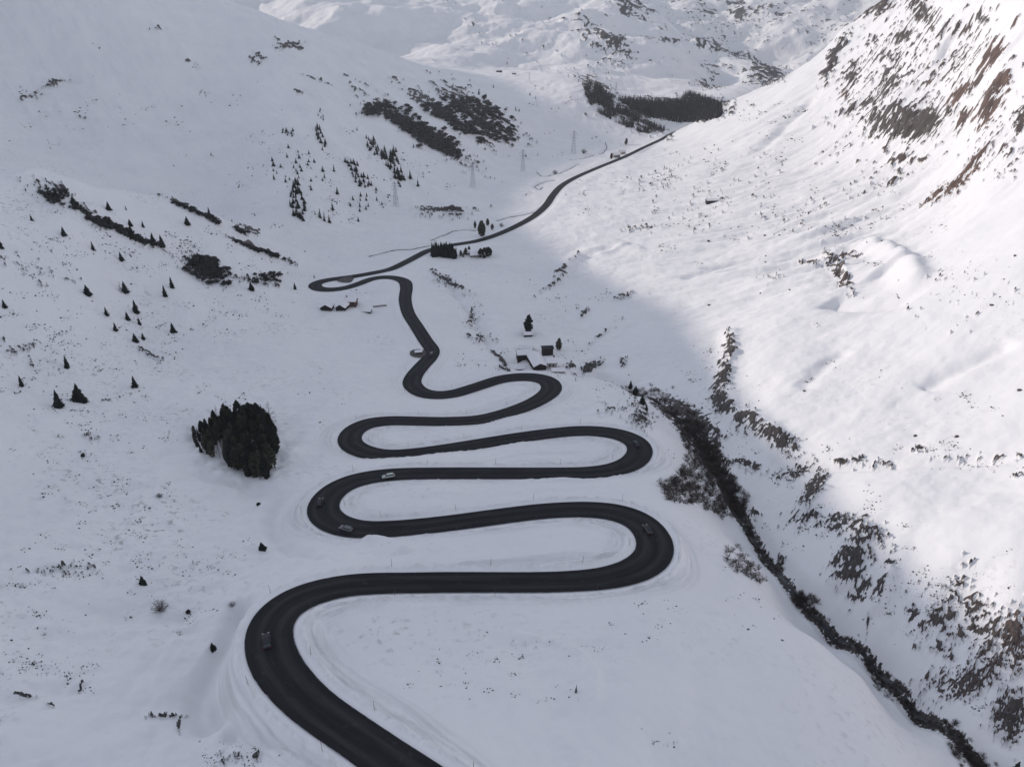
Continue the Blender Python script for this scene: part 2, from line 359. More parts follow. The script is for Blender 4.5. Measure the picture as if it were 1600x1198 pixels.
# ------------------------------------------------------------------ bare rock and scrub showing through the snow: cx cy half-length half-height angle density redness
PATCH = """1302 95 45 9 65 .9 .1;1412 62 25 10 20 .8 .2;1366 15 35 14 10 .8 .3;1440 22 40 16 -50 .85 .3;1356 165 60 14 25 .62 .2;1420 193 62 32 0 1 .2;1372 185 30 18 30 .8 .1;1330 120 30 14 60 .7 .1;1386 135 30 10 20 .8 .2
1549 92 28 12 45 1 1;1500 148 40 8 45 .8 .9;1548 158 45 18 60 1 .9;1503 190 25 7 60 .8 .6;1480 295 45 10 35 .95 1;1524 255 25 10 55 .85 .9;1404 250 18 8 10 .85 .4;1436 253 25 5 10 .6 .4
1386 297 22 4 40 .7 .6;1594 185 14 12 20 .9 .3;1322 150 12 10 60 .8 .7;1453 132 12 5 45 .9 .6;1483 43 28 8 15 .75 .1;1533 33 15 8 -30 .8 .1;1580 43 12 5 60 .8 .9;1380 87 35 7 35 .6 .2
1330 225 60 12 30 .32 .2;1450 220 120 30 35 .38 .4;1500 100 100 70 40 .44 .3;1400 90 80 60 30 .46 .1;1560 230 40 50 40 .42 .4
1100 17 20 15 0 .6 0;1153 20 20 20 0 .7 0;1210 20 40 20 0 .45 0;1120 40 100 40 -10 .28 0;1280 40 60 60 0 .3 0
950 77 50 18 -20 .62 0;916 50 25 12 -20 .5 0;1026 70 28 14 -10 .6 0;1150 90 90 5 -18 .75 0;1116 110 22 14 0 .55 0;1192 123 32 11 -5 .75 0;1106 137 22 7 0 .6 0;985 14 48 7 -20 .7 0;880 60 160 50 -15 .1 0
653 203 92 14 -33 .84 0;698 183 76 11 -33 .84 0;745 180 70 24 -33 .68 0;600 175 40 12 -20 .6 0;770 215 40 8 -20 .6 0;580 178 18 7 0 .85 0;790 210 18 20 -50 .7 0;720 150 30 10 -20 .6 0
50 153 25 5 15 .5 .2;85 133 25 6 25 .65 .2;250 50 14 4 0 .65 .1;453 72 25 7 -10 .7 0;400 97 15 8 0 .6 0;293 97 7 3 0 .7 0;467 145 9 5 0 .75 0;127 185 8 3 0 .6 0;500 128 25 2 -20 .7 0
80 310 40 12 -25 .6 .1;140 338 45 9 -35 .6 .1;200 365 68 5 -25 .8 .1;300 330 52 3.5 -25 .9 .1;385 362 20 8 -10 .8 .1;400 388 38 4 -20 .95 .1;435 402 14 4 -20 .8 .1;95 300 20 8 -40 .8 0
323 422 42 16 -25 .74 0;413 437 27 10 0 .62 0;440 405 25 4 -20 .5 0;33 550 30 12 -25 .45 .1;235 553 20 5 -30 .6 0;143 687 12 6 0 .6 0;167 623 8 5 20 .7 0;60 430 60 20 -20 .25 .2
33 1079 18 2 -5 1 0;125 1073 9 2 75 1 0;80 1098 10 2 -35 .9 0;257 1118 30 3 0 .75 0;280 1130 13 3 80 1 0;363 1185 25 12 0 .42 0;400 1182 8 5 60 .8 0;100 895 50 6 8 .45 .1
1139 543 8 20 0 .95 .2;1128 592 32 12 75 .9 .1;1130 632 24 14 -45 1 .1;1209 683 40 13 -28 1 .1;1160 655 25 14 -40 .8 .1;1176 653 12 8 60 .8 .1;1313 722 10 5 0 .95 .1;1343 716 12 6 0 .8 .1;1383 723 17 6 0 .7 .2
1433 700 15 5 0 .6 .2;1530 716 75 7 0 .42 .3;1593 743 10 4 0 .8 .2;1340 727 60 6 0 .45 .1;1270 765 30 12 55 .9 .1;1246 737 32 12 20 .7 .1;1166 727 28 8 -10 .85 .1;1112 677 18 8 -20 .85 .1;1215 740 20 6 0 .5 0
1262 413 12 5 -20 .95 .6;1313 427 36 12 -55 .78 .3;1313 402 26 6 0 .65 .4;1205 440 20 6 10 .3 .4
1329 877 40 26 55 .95 .1;1345 915 25 18 60 .7 .1;1352 835 34 18 -15 .75 .1;1300 822 34 14 0 .75 0;1255 812 30 16 0 .65 0;1376 912 30 8 70 .78 .1;1357 968 2 15 0 1 0;1390 875 10 5 0 .85 0;1309 975 12 3 -30 .95 0
1427 958 10 15 0 .85 .1;1476 965 45 45 0 .55 .2;1533 965 55 28 -60 .75 .25;1490 920 12 8 -45 .85 .2;1583 1000 28 50 0 .88 .4;1516 1062 55 24 20 .85 .3;1466 1010 35 10 10 .55 .2;1580 1118 30 40 0 .9 .2;1550 1030 40 30 0 .6 .4;1500 880 20 12 0 .4 .1
1220 873 8 8 0 .9 0;1180 800 12 4 -35 .9 0;1470 1050 50 20 20 .5 .2
690 328 34 3 -2 .95 0;672 333 18 8 0 .6 0;705 338 15 5 0 .5 0;718 333 8 8 0 .6 0;923 573 22 7 30 .95 0;893 573 12 5 0 .75 0;973 567 8 8 0 .65 0;867 443 25 4 35 .6 .1;883 417 25 4 45 .65 .1;913 490 12 4 45 .65 0
703 443 28 6 -30 .75 0;737 500 4 18 0 .7 0;753 530 22 5 -5 .6 0;780 563 18 3 -45 .95 0;940 523 30 3 35 .4 0;973 463 15 4 15 .5 0;960 640 20 10 0 .4 0;1000 655 20 15 -40 .6 0;800 595 0 0 0 0 0;1045 172 85 15 0 1 0;950 160 45 14 -42 .8 0;1000 190 45 12 -30 .7 0
700 330 60 10 0 .2 0;1040 285 40 16 0 .2 .2;1000 355 30 8 0 .3 .2;1300 330 200 40 10 .05 .4;1500 460 90 60 0 .07 .3;1120 300 100 60 20 .07 .3"""
RK = np.zeros(GX.shape, np.float32); TN = np.zeros(GX.shape, np.float32)
for a in PATCH.replace("\n", ";").split(";"):
    cx, cy, rx, ry, an, de, tn = map(float, a.split())
    if de == 0: continue
    p = ground(cx, cy)
    if p is None: continue
    rx = max(rx, 2.5); ry = max(ry, 2.5); R = max(rx, ry) * 2.0
    j0 = np.searchsorted(YP, p[1] * 0.55 + 40); j1 = np.searchsorted(YP, p[1] * 1.7 + 40)
    px = PX[j0:j1]; py = PY[j0:j1]
    m = (np.abs(px - cx) < R) & (np.abs(py - cy) < R)
    if not m.any(): continue
    jj, ii = np.nonzero(m)
    dx = px[jj, ii] - cx; dy = -(py[jj, ii] - cy); c_, s_ = math.cos(math.radians(an)), math.sin(math.radians(an))
    q = np.sqrt(((dx * c_ + dy * s_) / rx) ** 2 + ((-dx * s_ + dy * c_) / ry) ** 2)
    wgt = de * sstep(1.9, 0.15, q).astype(np.float32)
    cur = RK[jj + j0, ii]
    TN[jj + j0, ii] = np.where(wgt > cur, tn, TN[jj + j0, ii]); RK[jj + j0, ii] = np.maximum(cur, wgt)
_s = np.maximum(GY, 60) / 400.0                                    # detail grows with distance
lod = np.clip(np.round(np.log2(_s)), -2, 4)
nz = np.zeros(GX.shape, np.float32); nz2 = np.zeros(GX.shape, np.float32)
for L in range(-2, 5):
    m = lod == L
    if not m.any(): continue
    f = 2.0 ** L
    x, y = GX[m], GY[m]
    sr = fbm(x / (13 * f), y / (5 * f), 4, 101 + L); sl = fbm((x * .6 - y * .8) / (13 * f), (x * .8 + y * .6) / (5 * f), 4, 131 + L)
    nz[m] = np.where(x > 0.1 * y, sr, sl) * 0.5 + fbm(x / (4.6 * f), y / (5.5 * f), 5, 151 + L, .68) * 0.8
    nz2[m] = fbm(x / (1.9 * f), y / (2.6 * f), 2, 171 + L, .6)
TN = TN * 0.8
rockraw = RK * 1.05 + nz * 0.74 + nz2 * 0.52 - 0.60
ROCK = sstep(-0.04, 0.10, rockraw) * (RK > 0.03) * sstep(2, 5, RD - rh)
# steep ground sheds its snow
gy_, gx_ = np.gradient(GZ)
# river gorge: bare brown banks
RIV = [(1600,1232,-158),(1540,1198,-161),(1440,1110,-166),(1380,1050,-169),(1310,990,-171),(1250,940,-173),(1200,870,-175),(1150,790,-177),(1110,720,-179),(1070,660,-182),(1035,630,-184),(1000,610,-185),(940,585,-187)]
RIVP = catmull([at_z(*a) for a in RIV], 1.5)
VD, VI = poly_dist(RIVP[:, :2], 60)
vw = np.interp(VI, np.linspace(0, len(RIVP), 8), [1.9, 1.9, 2.0, 2.4, 5.5, 11, 10, 4])
GORGE = sstep(1.3, 0.8, VD / vw + 0.3 * n4 + 0.5 * nz + 0.4 * nz2) * sstep(len(RIVP) - 14, len(RIVP) - 40, VI)
GZ = GZ - 2.5 * sstep(6, 1.5, VD)
GZ = GZ + ROCK * (0.5 + 0.9 * np.clip(nz + nz2 * .4 + 0.3, 0, 1)) * np.clip(0.6 + _s * 1.0, 0.6, 4.0)
ROCK = np.maximum(ROCK, GORGE * sstep(-0.9, 0.1, nz))
TN = np.where(GORGE > 0.2, 0.1, TN)

# ------------------------------------------------------------------ road corridor cut into the land, with ploughed banks
marg = rh + 0.5 + np.clip(depth_cell * 0.8, 0.3, 5)
w = 1 - sstep(0, 1, (RD - marg) / 3.8)
bn = fbm(GX / 3.2, GY / 3.2, 4, 77, .6)
GZ = np.where(RD < 55, GZ * (1 - w) + (rz - 0.16 - 0.02 * depth_cell) * w, GZ)
alongn = fbm(RD * 1.3, RI * 0.8 / 16.0, 4, 301)                 # ridges the plough leaves, parallel to the road
bankz = sstep(0.2, 1.5, RD - marg) * sstep(9.0, 3.0, RD - marg) * sstep(500, 250, GY)
GZ = GZ + bankz * alongn * 0.42
GZ = GZ + np.where(RD < 55, (0.9 + 1.0 * bn) * np.exp(-((RD - marg - 0.9) / 0.7) ** 2) * sstep(520, 250, GY) + (0.35 + 0.5 * bn) * np.exp(-((RD - marg - 3.2) / 0.7) ** 2) * sstep(400, 200, GY), 0)
# small streams and the river cut shallow beds
STREAMS = [[(576,400),(600,394),(640,389),(673,383)],[(673,375),(690,368),(720,359),(745,359)],[(775,344),(800,338),(838,330),(852,322)],[(835,291),(850,284),(867,281)],
           [(835,291),(842,296),(848,292)],[(838,268),(850,275),(880,268),(905,256)],[(890,250),(915,246),(938,240),(948,232),(946,222)]]
SP = []
for L in STREAMS:
    q = [ground(a, b) for a, b in L]
    SP.append(catmull([(p[0], p[1]) for p in q if p is not None], 2.0))
for c in SP:
    D, I = poly_dist(c, 14)
    GZ = GZ - 0.9 * sstep(5, 2, D)
# ------------------------------------------------------------------ unseen ridge left of the view, its crest shaped to shadow the valley floor
TE = math.tan(SUN_EL)
PERP = np.array([-SUN_DIR[1], -SUN_DIR[0]]) if SUN_DIR[0] < 0 else None     # points up the valley
def cs(x, y): return x * SUN_DIR[1] * 1.0 - y * SUN_DIR[0], x * SUN_DIR[0] + y * SUN_DIR[1]
EDGE = [(1600,1010),(1470,915),(1380,840),(1300,755),(1230,690),(1160,615),(1115,545),(1070,485),(985,450),(900,405),(850,372),(810,340),(830,300),(880,270),(930,247),(985,222)]
cg = []
for a, b in EDGE:
    p = ground(a, b)
    c_, s_ = cs(p[0], p[1]); cg.append((c_, p[2] - s_ * TE))
for x_, y_, z_ in [at_y(860, 137, 1700), at_y(560, 75, 2050), at_y(700, 60, 2250)]:
    c_, s_ = cs(x_, y_); cg.append((c_, z_ - s_ * TE - (280 if y_ > 2000 else 30)))  # crest lowered here so sunlight reaches the far hills
cg.sort(); cg = np.array(cg)
cc = np.concatenate([[cg[0, 0] - 600], cg[:, 0], [cg[-1, 0] + 500, cg[-1, 0] + 1500]])
gg = np.concatenate([[cg[0, 1] + 60], cg[:, 1], [cg[-1, 1] - 300, cg[-1, 1] - 700]])
CC, SS = cs(GX, GY)
order = np.linspace(cc[0], cc[-1], 600); gs = smooth(np.interp(order, cc, gg), 6)
Gp = np.interp(CC, order, gs)
# crest line: 330 m past the left limit of the view
ys = np.linspace(-200, 6000, 500); xs = -0.70 * (ys + 40) - 330
c2, s2 = cs(xs, ys); o2 = np.argsort(c2)
SC = np.interp(CC, c2[o2], s2[o2])
ridge = Gp + SS * TE - np.where(SS < SC, (SC - SS) * 0.42, (SS - SC) * (TE + 0.5))
rn = fbm(GX / 120, GY / 120, 4, 91)
ridge = ridge + rn * 10 * sstep(20, 200, np.abs(SS - SC))

k_ = 12.0
mx = np.maximum(GZ, ridge); GZ = mx + k_ * np.exp(-np.abs(GZ - ridge) / k_) * 0.5 * sstep(-60, 0, ridge - GZ)

GZ = np.where(GZ > 900, 900 + 160 * np.tanh((GZ - 900) / 400), GZ)

# ------------------------------------------------------------------ mesh helpers
COL = scene.collection
def mesh_np(name, verts, faces, mats=(), smooth_=True, attrs=None, uvs=None):
    """faces: (n,4) or (n,3) integer array"""
    me = bpy.data.meshes.new(name)
    verts = np.ascontiguousarray(verts, np.float32); faces = np.ascontiguousarray(faces, np.int32)
    k = faces.shape[1]
    me.vertices.add(len(verts)); me.vertices.foreach_set("co", verts.ravel())
    me.loops.add(faces.size); me.loops.foreach_set("vertex_index", faces.ravel())
    me.polygons.add(len(faces)); me.polygons.foreach_set("loop_start", np.arange(0, faces.size, k, dtype=np.int32))
    me.polygons.foreach_set("loop_total", np.full(len(faces), k, np.int32))
    if smooth_: me.polygons.foreach_set("use_smooth", np.ones(len(faces), bool))
    if attrs:
        for an, arr in attrs.items():
            a = me.attributes.new(an, 'FLOAT', 'POINT'); a.data.foreach_set("value", np.ascontiguousarray(arr, np.float32).ravel())
    if uvs is not None:
        l = me.uv_layers.new(name="UVMap"); l.data.foreach_set("uv", np.ascontiguousarray(uvs[faces.ravel()], np.float32).ravel())
    for m in mats: me.materials.append(m)
    me.update(); me.validate()
    return me
def link(name, me, parent=None):
    o = bpy.data.objects.new(name, me); COL.objects.link(o)
    if parent: o.parent = parent
    return o
# ------------------------------------------------------------------ materials
def new_mat(name, col=(.5, .5, .5), rough=.8, metal=0.0, spec=0.3):
    m = bpy.data.materials.new(name); m.use_nodes = True
    b = m.node_tree.nodes["Principled BSDF"]
    b.inputs['Base Color'].default_value = (*col, 1); b.inputs['Roughness'].default_value = rough
    b.inputs['Metallic'].default_value = metal; b.inputs['Specular IOR Level'].default_value = spec
    return m
class NT:
    def __init__(s, m): s.t = m.node_tree; s.b = s.t.nodes["Principled BSDF"]
    def n(s, typ, **kw):
        x = s.t.nodes.new(typ)
        for k, v in kw.items():
            if k in x.inputs: x.inputs[k].default_value = v
            else: setattr(x, k, v)
        return x
    def l(s, a, b): s.t.links.new(a, b)
    def math(s, op, a, b=None, clamp=False):
        x = s.t.nodes.new("ShaderNodeMath"); x.operation = op; x.use_clamp = clamp
        for i, v in enumerate((a, b)):
            if v is None: continue
            if isinstance(v, (int, float)): x.inputs[i].default_value = v
            else: s.l(v, x.inputs[i])
        return x.outputs[0]
    def mix(s, f, a, b):
        x = s.t.nodes.new("ShaderNodeMix"); x.data_type = 'RGBA'
        for v, i in ((f, 0), (a, 6), (b, 7)):
            if isinstance(v, (int, float)): x.inputs[i].default_value = v
            elif isinstance(v, tuple): x.inputs[i].default_value = (*v, 1)
            else: s.l(v, x.inputs[i])
        return x.outputs[2]
    def noise(s, scale, detail=4, rough=.5, vec=None):
        x = s.n("ShaderNodeTexNoise"); x.inputs['Scale'].default_value = scale; x.inputs['Detail'].default_value = detail; x.inputs['Roughness'].default_value = rough
        if vec: s.l(vec, x.inputs['Vector'])
        return x.outputs['Fac']
    def ramp(s, f, a, b):
        x = s.n("ShaderNodeMapRange"); x.interpolation_type = 'SMOOTHSTEP'
        x.inputs['From Min'].default_value = a; x.inputs['From Max'].default_value = b
        s.l(f, x.inputs['Value']); return x.outputs[0]

SNOW = (0.80, 0.785, 0.81)
def snow_ground():
    m = new_mat("snow_and_rock", SNOW, .75); N = NT(m)
    pos = N.n("ShaderNodeNewGeometry").outputs['Position']
    rk = N.n("ShaderNodeAttribute"); rk.attribute_name = "rock"
    tn = N.n("ShaderNodeAttribute"); tn.attribute_name = "tone"
    th = N.n("ShaderNodeAttribute"); th.attribute_name = "thin"
    nf = N.noise(0.9, 5, .65, pos); nm = N.noise(0.42, 4, .7, pos); nc = N.noise(0.11, 5, .6, pos); nb = N.noise(0.02, 3, .5, pos)
    vr = N.n('ShaderNodeAttribute'); vr.attribute_name = 'vary'
    dark = N.mix(vr.outputs['Fac'], (0.012, 0.012, 0.016), (0.095, 0.086, 0.084))
    red = N.mix(vr.outputs['Fac'], (0.03, 0.02, 0.02), (0.22, 0.135, 0.108))
    rock = N.mix(tn.outputs['Fac'], dark, red)
    sn = N.mix(N.ramp(nb, .3, .7), (0.785, 0.775, 0.80), (0.825, 0.81, 0.83))
    thin = N.math('MULTIPLY', th.outputs['Fac'], N.ramp(nm, .54, .66))
    sn = N.mix(N.math('MULTIPLY', thin, .7), sn, (0.22, 0.20, 0.19))
    dt = N.n('ShaderNodeAttribute'); dt.attribute_name = 'dirt'
    sn = N.mix(N.math('MULTIPLY', dt.outputs['Fac'], .55), sn, (0.42, 0.40, 0.42))
    nr_ = N.math('ADD', N.math('MULTIPLY', nf, .55), N.math('MULTIPLY', N.noise(0.24, 6, .7, pos), .45))
    f = N.math('ADD', N.math('MULTIPLY', rk.outputs['Fac'], .84), N.math('MULTIPLY', N.math('SUBTRACT', nr_, .5), 2.6))
    f = N.ramp(f, .40, .58)
    gate = N.ramp(rk.outputs['Fac'], 0.02, 0.12)
    f = N.math('MULTIPLY', f, gate)
    N.l(N.mix(f, sn, rock), N.b.inputs['Base Color'])
    bp = N.n("ShaderNodeBump"); bp.inputs['Strength'].default_value = .35; bp.inputs['Distance'].default_value = .35
    h = N.math('ADD', N.math('MULTIPLY', nf, N.math('ADD', N.math('MULTIPLY', f, 1.4), .22)), N.math('MULTIPLY', nc, .8))
    N.l(h, bp.inputs['Height']); N.l(bp.outputs[0], N.b.inputs['Normal'])
    return m
def asphalt():
    m = new_mat("asphalt", (.03, .03, .034), .75, spec=.12); N = NT(m)
    tc = N.n("ShaderNodeUVMap"); sx = N.n("ShaderNodeSeparateXYZ"); N.l(tc.outputs[0], sx.inputs[0])
    mp = N.n("ShaderNodeMapping"); mp.inputs['Scale'].default_value = (2.6, .03, 1); N.l(tc.outputs[0], mp.inputs[0])
    ns = N.noise(1.6, 4, .55, mp.outputs[0])
    pos = N.n("ShaderNodeNewGeometry").outputs['Position']
    nf = N.noise(.5, 4, .6, pos)
    au = N.math('ABSOLUTE', sx.outputs[0])
    lane = N.math('SUBTRACT', 1.0, N.math('MULTIPLY', N.math('ABSOLUTE', N.math('SUBTRACT', au, .45)), 3.2), True)   # dry band of each lane
    k = N.math('ADD', N.math('MULTIPLY', lane, .3), N.math('MULTIPLY', ns, .8))
    c = N.mix(N.ramp(k, .2, .95), (0.008, 0.009, 0.012), (0.036, 0.036, 0.040))
    pt = N.n('ShaderNodeMapping'); pt.inputs['Scale'].default_value = (.9, .045, 1); N.l(tc.outputs[0], pt.inputs[0])
    pn = N.noise(1.3, 2, .5, pt.outputs[0])
    c = N.mix(N.math('MULTIPLY', N.ramp(pn, .55, .62), .5), c, (0.010, 0.011, 0.014))
    c = N.mix(N.math('MULTIPLY', N.ramp(nf, .58, .75), .25), c, (0.075, 0.073, 0.075))
    edge = N.ramp(N.math('ADD', au, N.math('MULTIPLY', N.math('SUBTRACT', nf, .5), .12)), .955, 1.0)
    c = N.mix(N.math('MULTIPLY', edge, .6), c, (0.36, 0.36, 0.39))
    gut = N.ramp(au, .80, .90)
    c = N.mix(N.math('MULTIPLY', N.math('MULTIPLY', gut, N.math('SUBTRACT', 1.0, edge)), .6), c, (0.014, 0.014, 0.017))
    N.l(c, N.b.inputs['Base Color'])
    return m
def noisy(name, a, b, scale, rough=.85, spec=.2):
    m = new_mat(name, a, rough, spec=spec); N = NT(m)
    pos = N.n("ShaderNodeNewGeometry").outputs['Position']
    info = N.n("ShaderNodeObjectInfo").outputs['Random']
    f = N.math('ADD', N.math('MULTIPLY', N.ramp(N.noise(scale, 3, .6, pos), .3, .7), .7), N.math('MULTIPLY', info, .3))
    N.l(N.mix(f, a, b), N.b.inputs['Base Color'])
    return m
M = dict(
    ground=snow_ground(), asphalt=asphalt(),
    snow=noisy("packed_snow", (.76, .74, .78), (.83, .81, .84), .3),
    needles=noisy("spruce_needles", (.008, .011, .010), (.026, .032, .026), 1.2),
    pine=noisy("pine_needles", (.018, .021, .015), (.080, .078, .058), .8),
    bark=noisy("bark", (.03, .025, .022), (.07, .058, .05), 2),
    twig=noisy("bare_twigs", (.035, .028, .026), (.10, .082, .078), .5),
    alder=noisy("alder_brush", (.045, .035, .033), (.13, .105, .095), .25),
    farwood=noisy('far_conifers', (.026, .026, .030), (.075, .070, .074), .05),  # lighter than near growth: fading by distance haze put into the colour
    scrub=noisy("dwarf_pine", (.018, .021, .022), (.055, .055, .055), .12),
    stone=noisy("stone", (.035, .032, .034), (.14, .12, .11), .6),
    grass=noisy("dry_grass", (.10, .08, .055), (.22, .18, .13), .8),
    masonry=noisy("masonry", (.14, .13, .13), (.30, .27, .26), .9),
    plaster=noisy("plaster", (.34, .30, .29), (.46, .42, .40), .5),
    wood=noisy("dark_larch_wood", (.014, .012, .013), (.045, .035, .03), 1.5),
    redwood=noisy("brown_wood", (.07, .04, .035), (.14, .085, .07), 1.5),
    slate=noisy("slate_roof", (.02, .02, .024), (.05, .05, .055), .7),
    glass=new_mat("window_glass", (.02, .025, .03), .12, spec=.6),
    steel=noisy("galvanised_steel", (.28, .29, .32), (.38, .39, .42), .4, .5, .4),
    insul=new_mat("brown_insulator", (.06, .03, .02), .3),
    water=new_mat("dark_stream_water", (.022, .024, .03), .25, spec=.4),
    pole=new_mat("marker_wood", (.12, .07, .05), .7),
    tyre=new_mat("tyre_rubber", (.012, .012, .012), .8), rim=new_mat("wheel_rim", (.35, .35, .36), .35, .8),
    carlight=new_mat("lamp_glass", (.75, .75, .72), .15, spec=.6), tail=new_mat("tail_lamp", (.35, .02, .02), .25),
)

# ------------------------------------------------------------------ the setting
idx = np.arange(NR * NC).reshape(NR, NC)
faces = np.stack([idx[:-1, :-1], idx[:-1, 1:], idx[1:, 1:], idx[1:, :-1]], -1).reshape(-1, 4)
thinmap = np.clip(fbm(GX / 45, GY / 45, 4, 201) * 1.3 + 0.1, 0, 1) * sstep(5, 20, RD) * (0.35 + 0.65 * sstep(-0.05, -0.4, GX / (GY + 1))) + 0.5 * (RK > .02) * RK
thinmap = thinmap * sstep(1400, 500, GY)
dirt = np.clip(bankz * (0.25 + 0.9 * alongn), 0, 1)
g = link("ground", mesh_np("ground", np.stack([GX, GY, GZ], -1).reshape(-1, 3), faces, [M['ground']], attrs={"rock": ROCK, "tone": TN, "thin": thinmap, "dirt": dirt, "vary": np.clip(0.5 + nz2 * .55 + nz * .35, 0, 1)}))
g['kind'] = 'structure'
T = np.gradient(RC, axis=0); T /= np.linalg.norm(T, axis=1)[:, None]; NRM = np.stack([-T[:, 1], T[:, 0]], 1)
SL = np.concatenate([[0], np.cumsum(np.linalg.norm(np.diff(RC, axis=0), axis=1))])
cols = np.linspace(-1, 1, 13)
crown_ = 0.05 * (1 - cols ** 2)
rv = np.stack([np.concatenate([RC + NRM * (RH * c)[:, None], (RZ + cr)[:, None]], 1) for c, cr in zip(cols, crown_)], 1)
ruv = np.stack([np.stack([np.full(len(RC), c), SL], 1) for c in cols], 1).reshape(-1, 2)
n = len(RC); ri = np.arange(n * 13).reshape(n, 13)
rf = np.stack([ri[:-1, :-1], ri[:-1, 1:], ri[1:, 1:], ri[1:, :-1]], -1).reshape(-1, 4)
r_ = link("road", mesh_np("road", rv.reshape(-1, 3), rf[:, ::-1], [M['asphalt']], uvs=ruv)); r_['kind'] = 'structure'
def ribbon(name, c, width, mat, off=0.12):
    c = np.asarray(c); t = np.gradient(c, axis=0); t /= np.linalg.norm(t, axis=1)[:, None]; nn = np.stack([-t[:, 1], t[:, 0]], 1)
    wv = width * (0.75 + 0.5 * np.abs(perlin(np.arange(len(c)) / 4.0, np.zeros(len(c)), 5)))
    rows = []
    zc = smooth(sample(GZ, c[:, 0], c[:, 1]), 4)
    for k in np.linspace(-1, 1, 5):
        p = c + nn * (wv * k / 2)[:, None]
        rows.append(np.concatenate([p, (np.maximum(zc, sample(GZ, p[:, 0], p[:, 1])) + off)[:, None]], 1))
    v = np.stack(rows, 1).reshape(-1, 3); i = np.arange(len(c) * 5).reshape(len(c), 5)
    f = np.stack([i[:-1, :-1], i[:-1, 1:], i[1:, 1:], i[1:, :-1]], -1).reshape(-1, 4)
    o = link(name, mesh_np(name, v, f, [mat])); o['kind'] = 'structure'
    return o
for c in SP: ribbon("stream", c, 1.6, M['water'], .25)
ribbon("river", RIVP[:, :2], 1.6, M['water'], .04)
def patch(name, pix, mat, off=.15):
    q = np.array([ground(a, b)[:2] for a, b in pix]); ctr = q.mean(0)
    c = catmull(np.vstack([q, q[:1]]), 1.0)[:-1]
    v = [np.append(ctr, 0)[None]]; R = 6
    for k in range(1, R + 1):
        p = ctr + (c - ctr) * k / R; v.append(np.concatenate([p, np.zeros((len(p), 1))], 1))
    v = np.vstack(v); v[:, 2] = sample(GZ, v[:, 0], v[:, 1]) + off
    n = len(c); f = []
    for k in range(R - 1):
        for i in range(n):
            a = 1 + k * n + i; b = 1 + k * n + (i + 1) % n; f.append((a, a + n, b + n, b))
    o = link(name, mesh_np(name, v, np.array(f), [mat])); o['kind'] = 'structure'
M['gravel'] = noisy("dirty_gravel", (.05, .045, .045), (.12, .11, .11), .8)
patch("layby_gravel", [(641,549),(650,546),(664,548),(664,556),(652,559),(641,555)], M['gravel'], .25)
patch("layby_gravel", [(526,440),(536,434),(552,433),(550,440),(540,442)], M['gravel'], .3)

# ------------------------------------------------------------------ builders for things
def tag(o, label, cat=None, group=None, kind=None):
    if label: o['label'] = label
    if cat: o['category'] = cat
    if group: o['group'] = group
    if kind: o['kind'] = kind
    return o
def empty(name, loc, rz=0):
    o = bpy.data.objects.new(name, None); COL.objects.link(o); o.location = loc; o.rotation_euler = (0, 0, rz); o.empty_display_size = .5
    return o
def copy_tree(o, parent=None):
    c = o.copy(); COL.objects.link(c); c.parent = parent
    for ch in o.children: copy_tree(ch, c)
    return c
class MB:
    def __init__(s): s.v = []; s.f = []
    def box(s, c, d, rz=0):
        n = len(s.v); a, b = math.cos(rz), math.sin(rz)
        for z in (-1, 1):
            for x, y in ((-1, -1), (1, -1), (1, 1), (-1, 1)):
                X, Y = x * d[0] / 2, y * d[1] / 2
                s.v.append((c[0] + X * a - Y * b, c[1] + X * b + Y * a, c[2] + z * d[2] / 2))
        s.f += [(n, n+3, n+2, n+1), (n+4, n+5, n+6, n+7), (n, n+1, n+5, n+4), (n+1, n+2, n+6, n+5), (n+2, n+3, n+7, n+6), (n+3, n, n+4, n+7)]; return s
    def poly(s, v, f):
        n = len(s.v); s.v += [tuple(p) for p in v]; s.f += [tuple(i + n for i in q) for q in f]; return s
    def bar(s, a, b, r, k=4, r2=None):
        a = Vector(a); b = Vector(b); d = (b - a).normalized(); u = d.orthogonal().normalized(); w = d.cross(u); n = len(s.v)
        for p, rr in ((a, r), (b, r if r2 is None else r2)):
            for i in range(k):
                t = 2 * math.pi * i / k + .4; q = p + u * (rr * math.cos(t)) + w * (rr * math.sin(t)); s.v.append(tuple(q))
        s.f += [(n + i, n + (i + 1) % k, n + k + (i + 1) % k, n + k + i) for i in range(k)]
        s.f += [tuple(range(n + k - 1, n - 1, -1)), tuple(range(n + k, n + 2 * k))]; return s
    def mesh(s, name, mat, sm=False):
        me = bpy.data.meshes.new(name); me.from_pydata(s.v, [], s.f); me.materials.append(mat)
        if sm: me.polygons.foreach_set("use_smooth", [True] * len(me.polygons))
        me.update(); return me
    def build(s, name, mat, parent=None, sm=False): return link(name, s.mesh(name, mat, sm), parent)

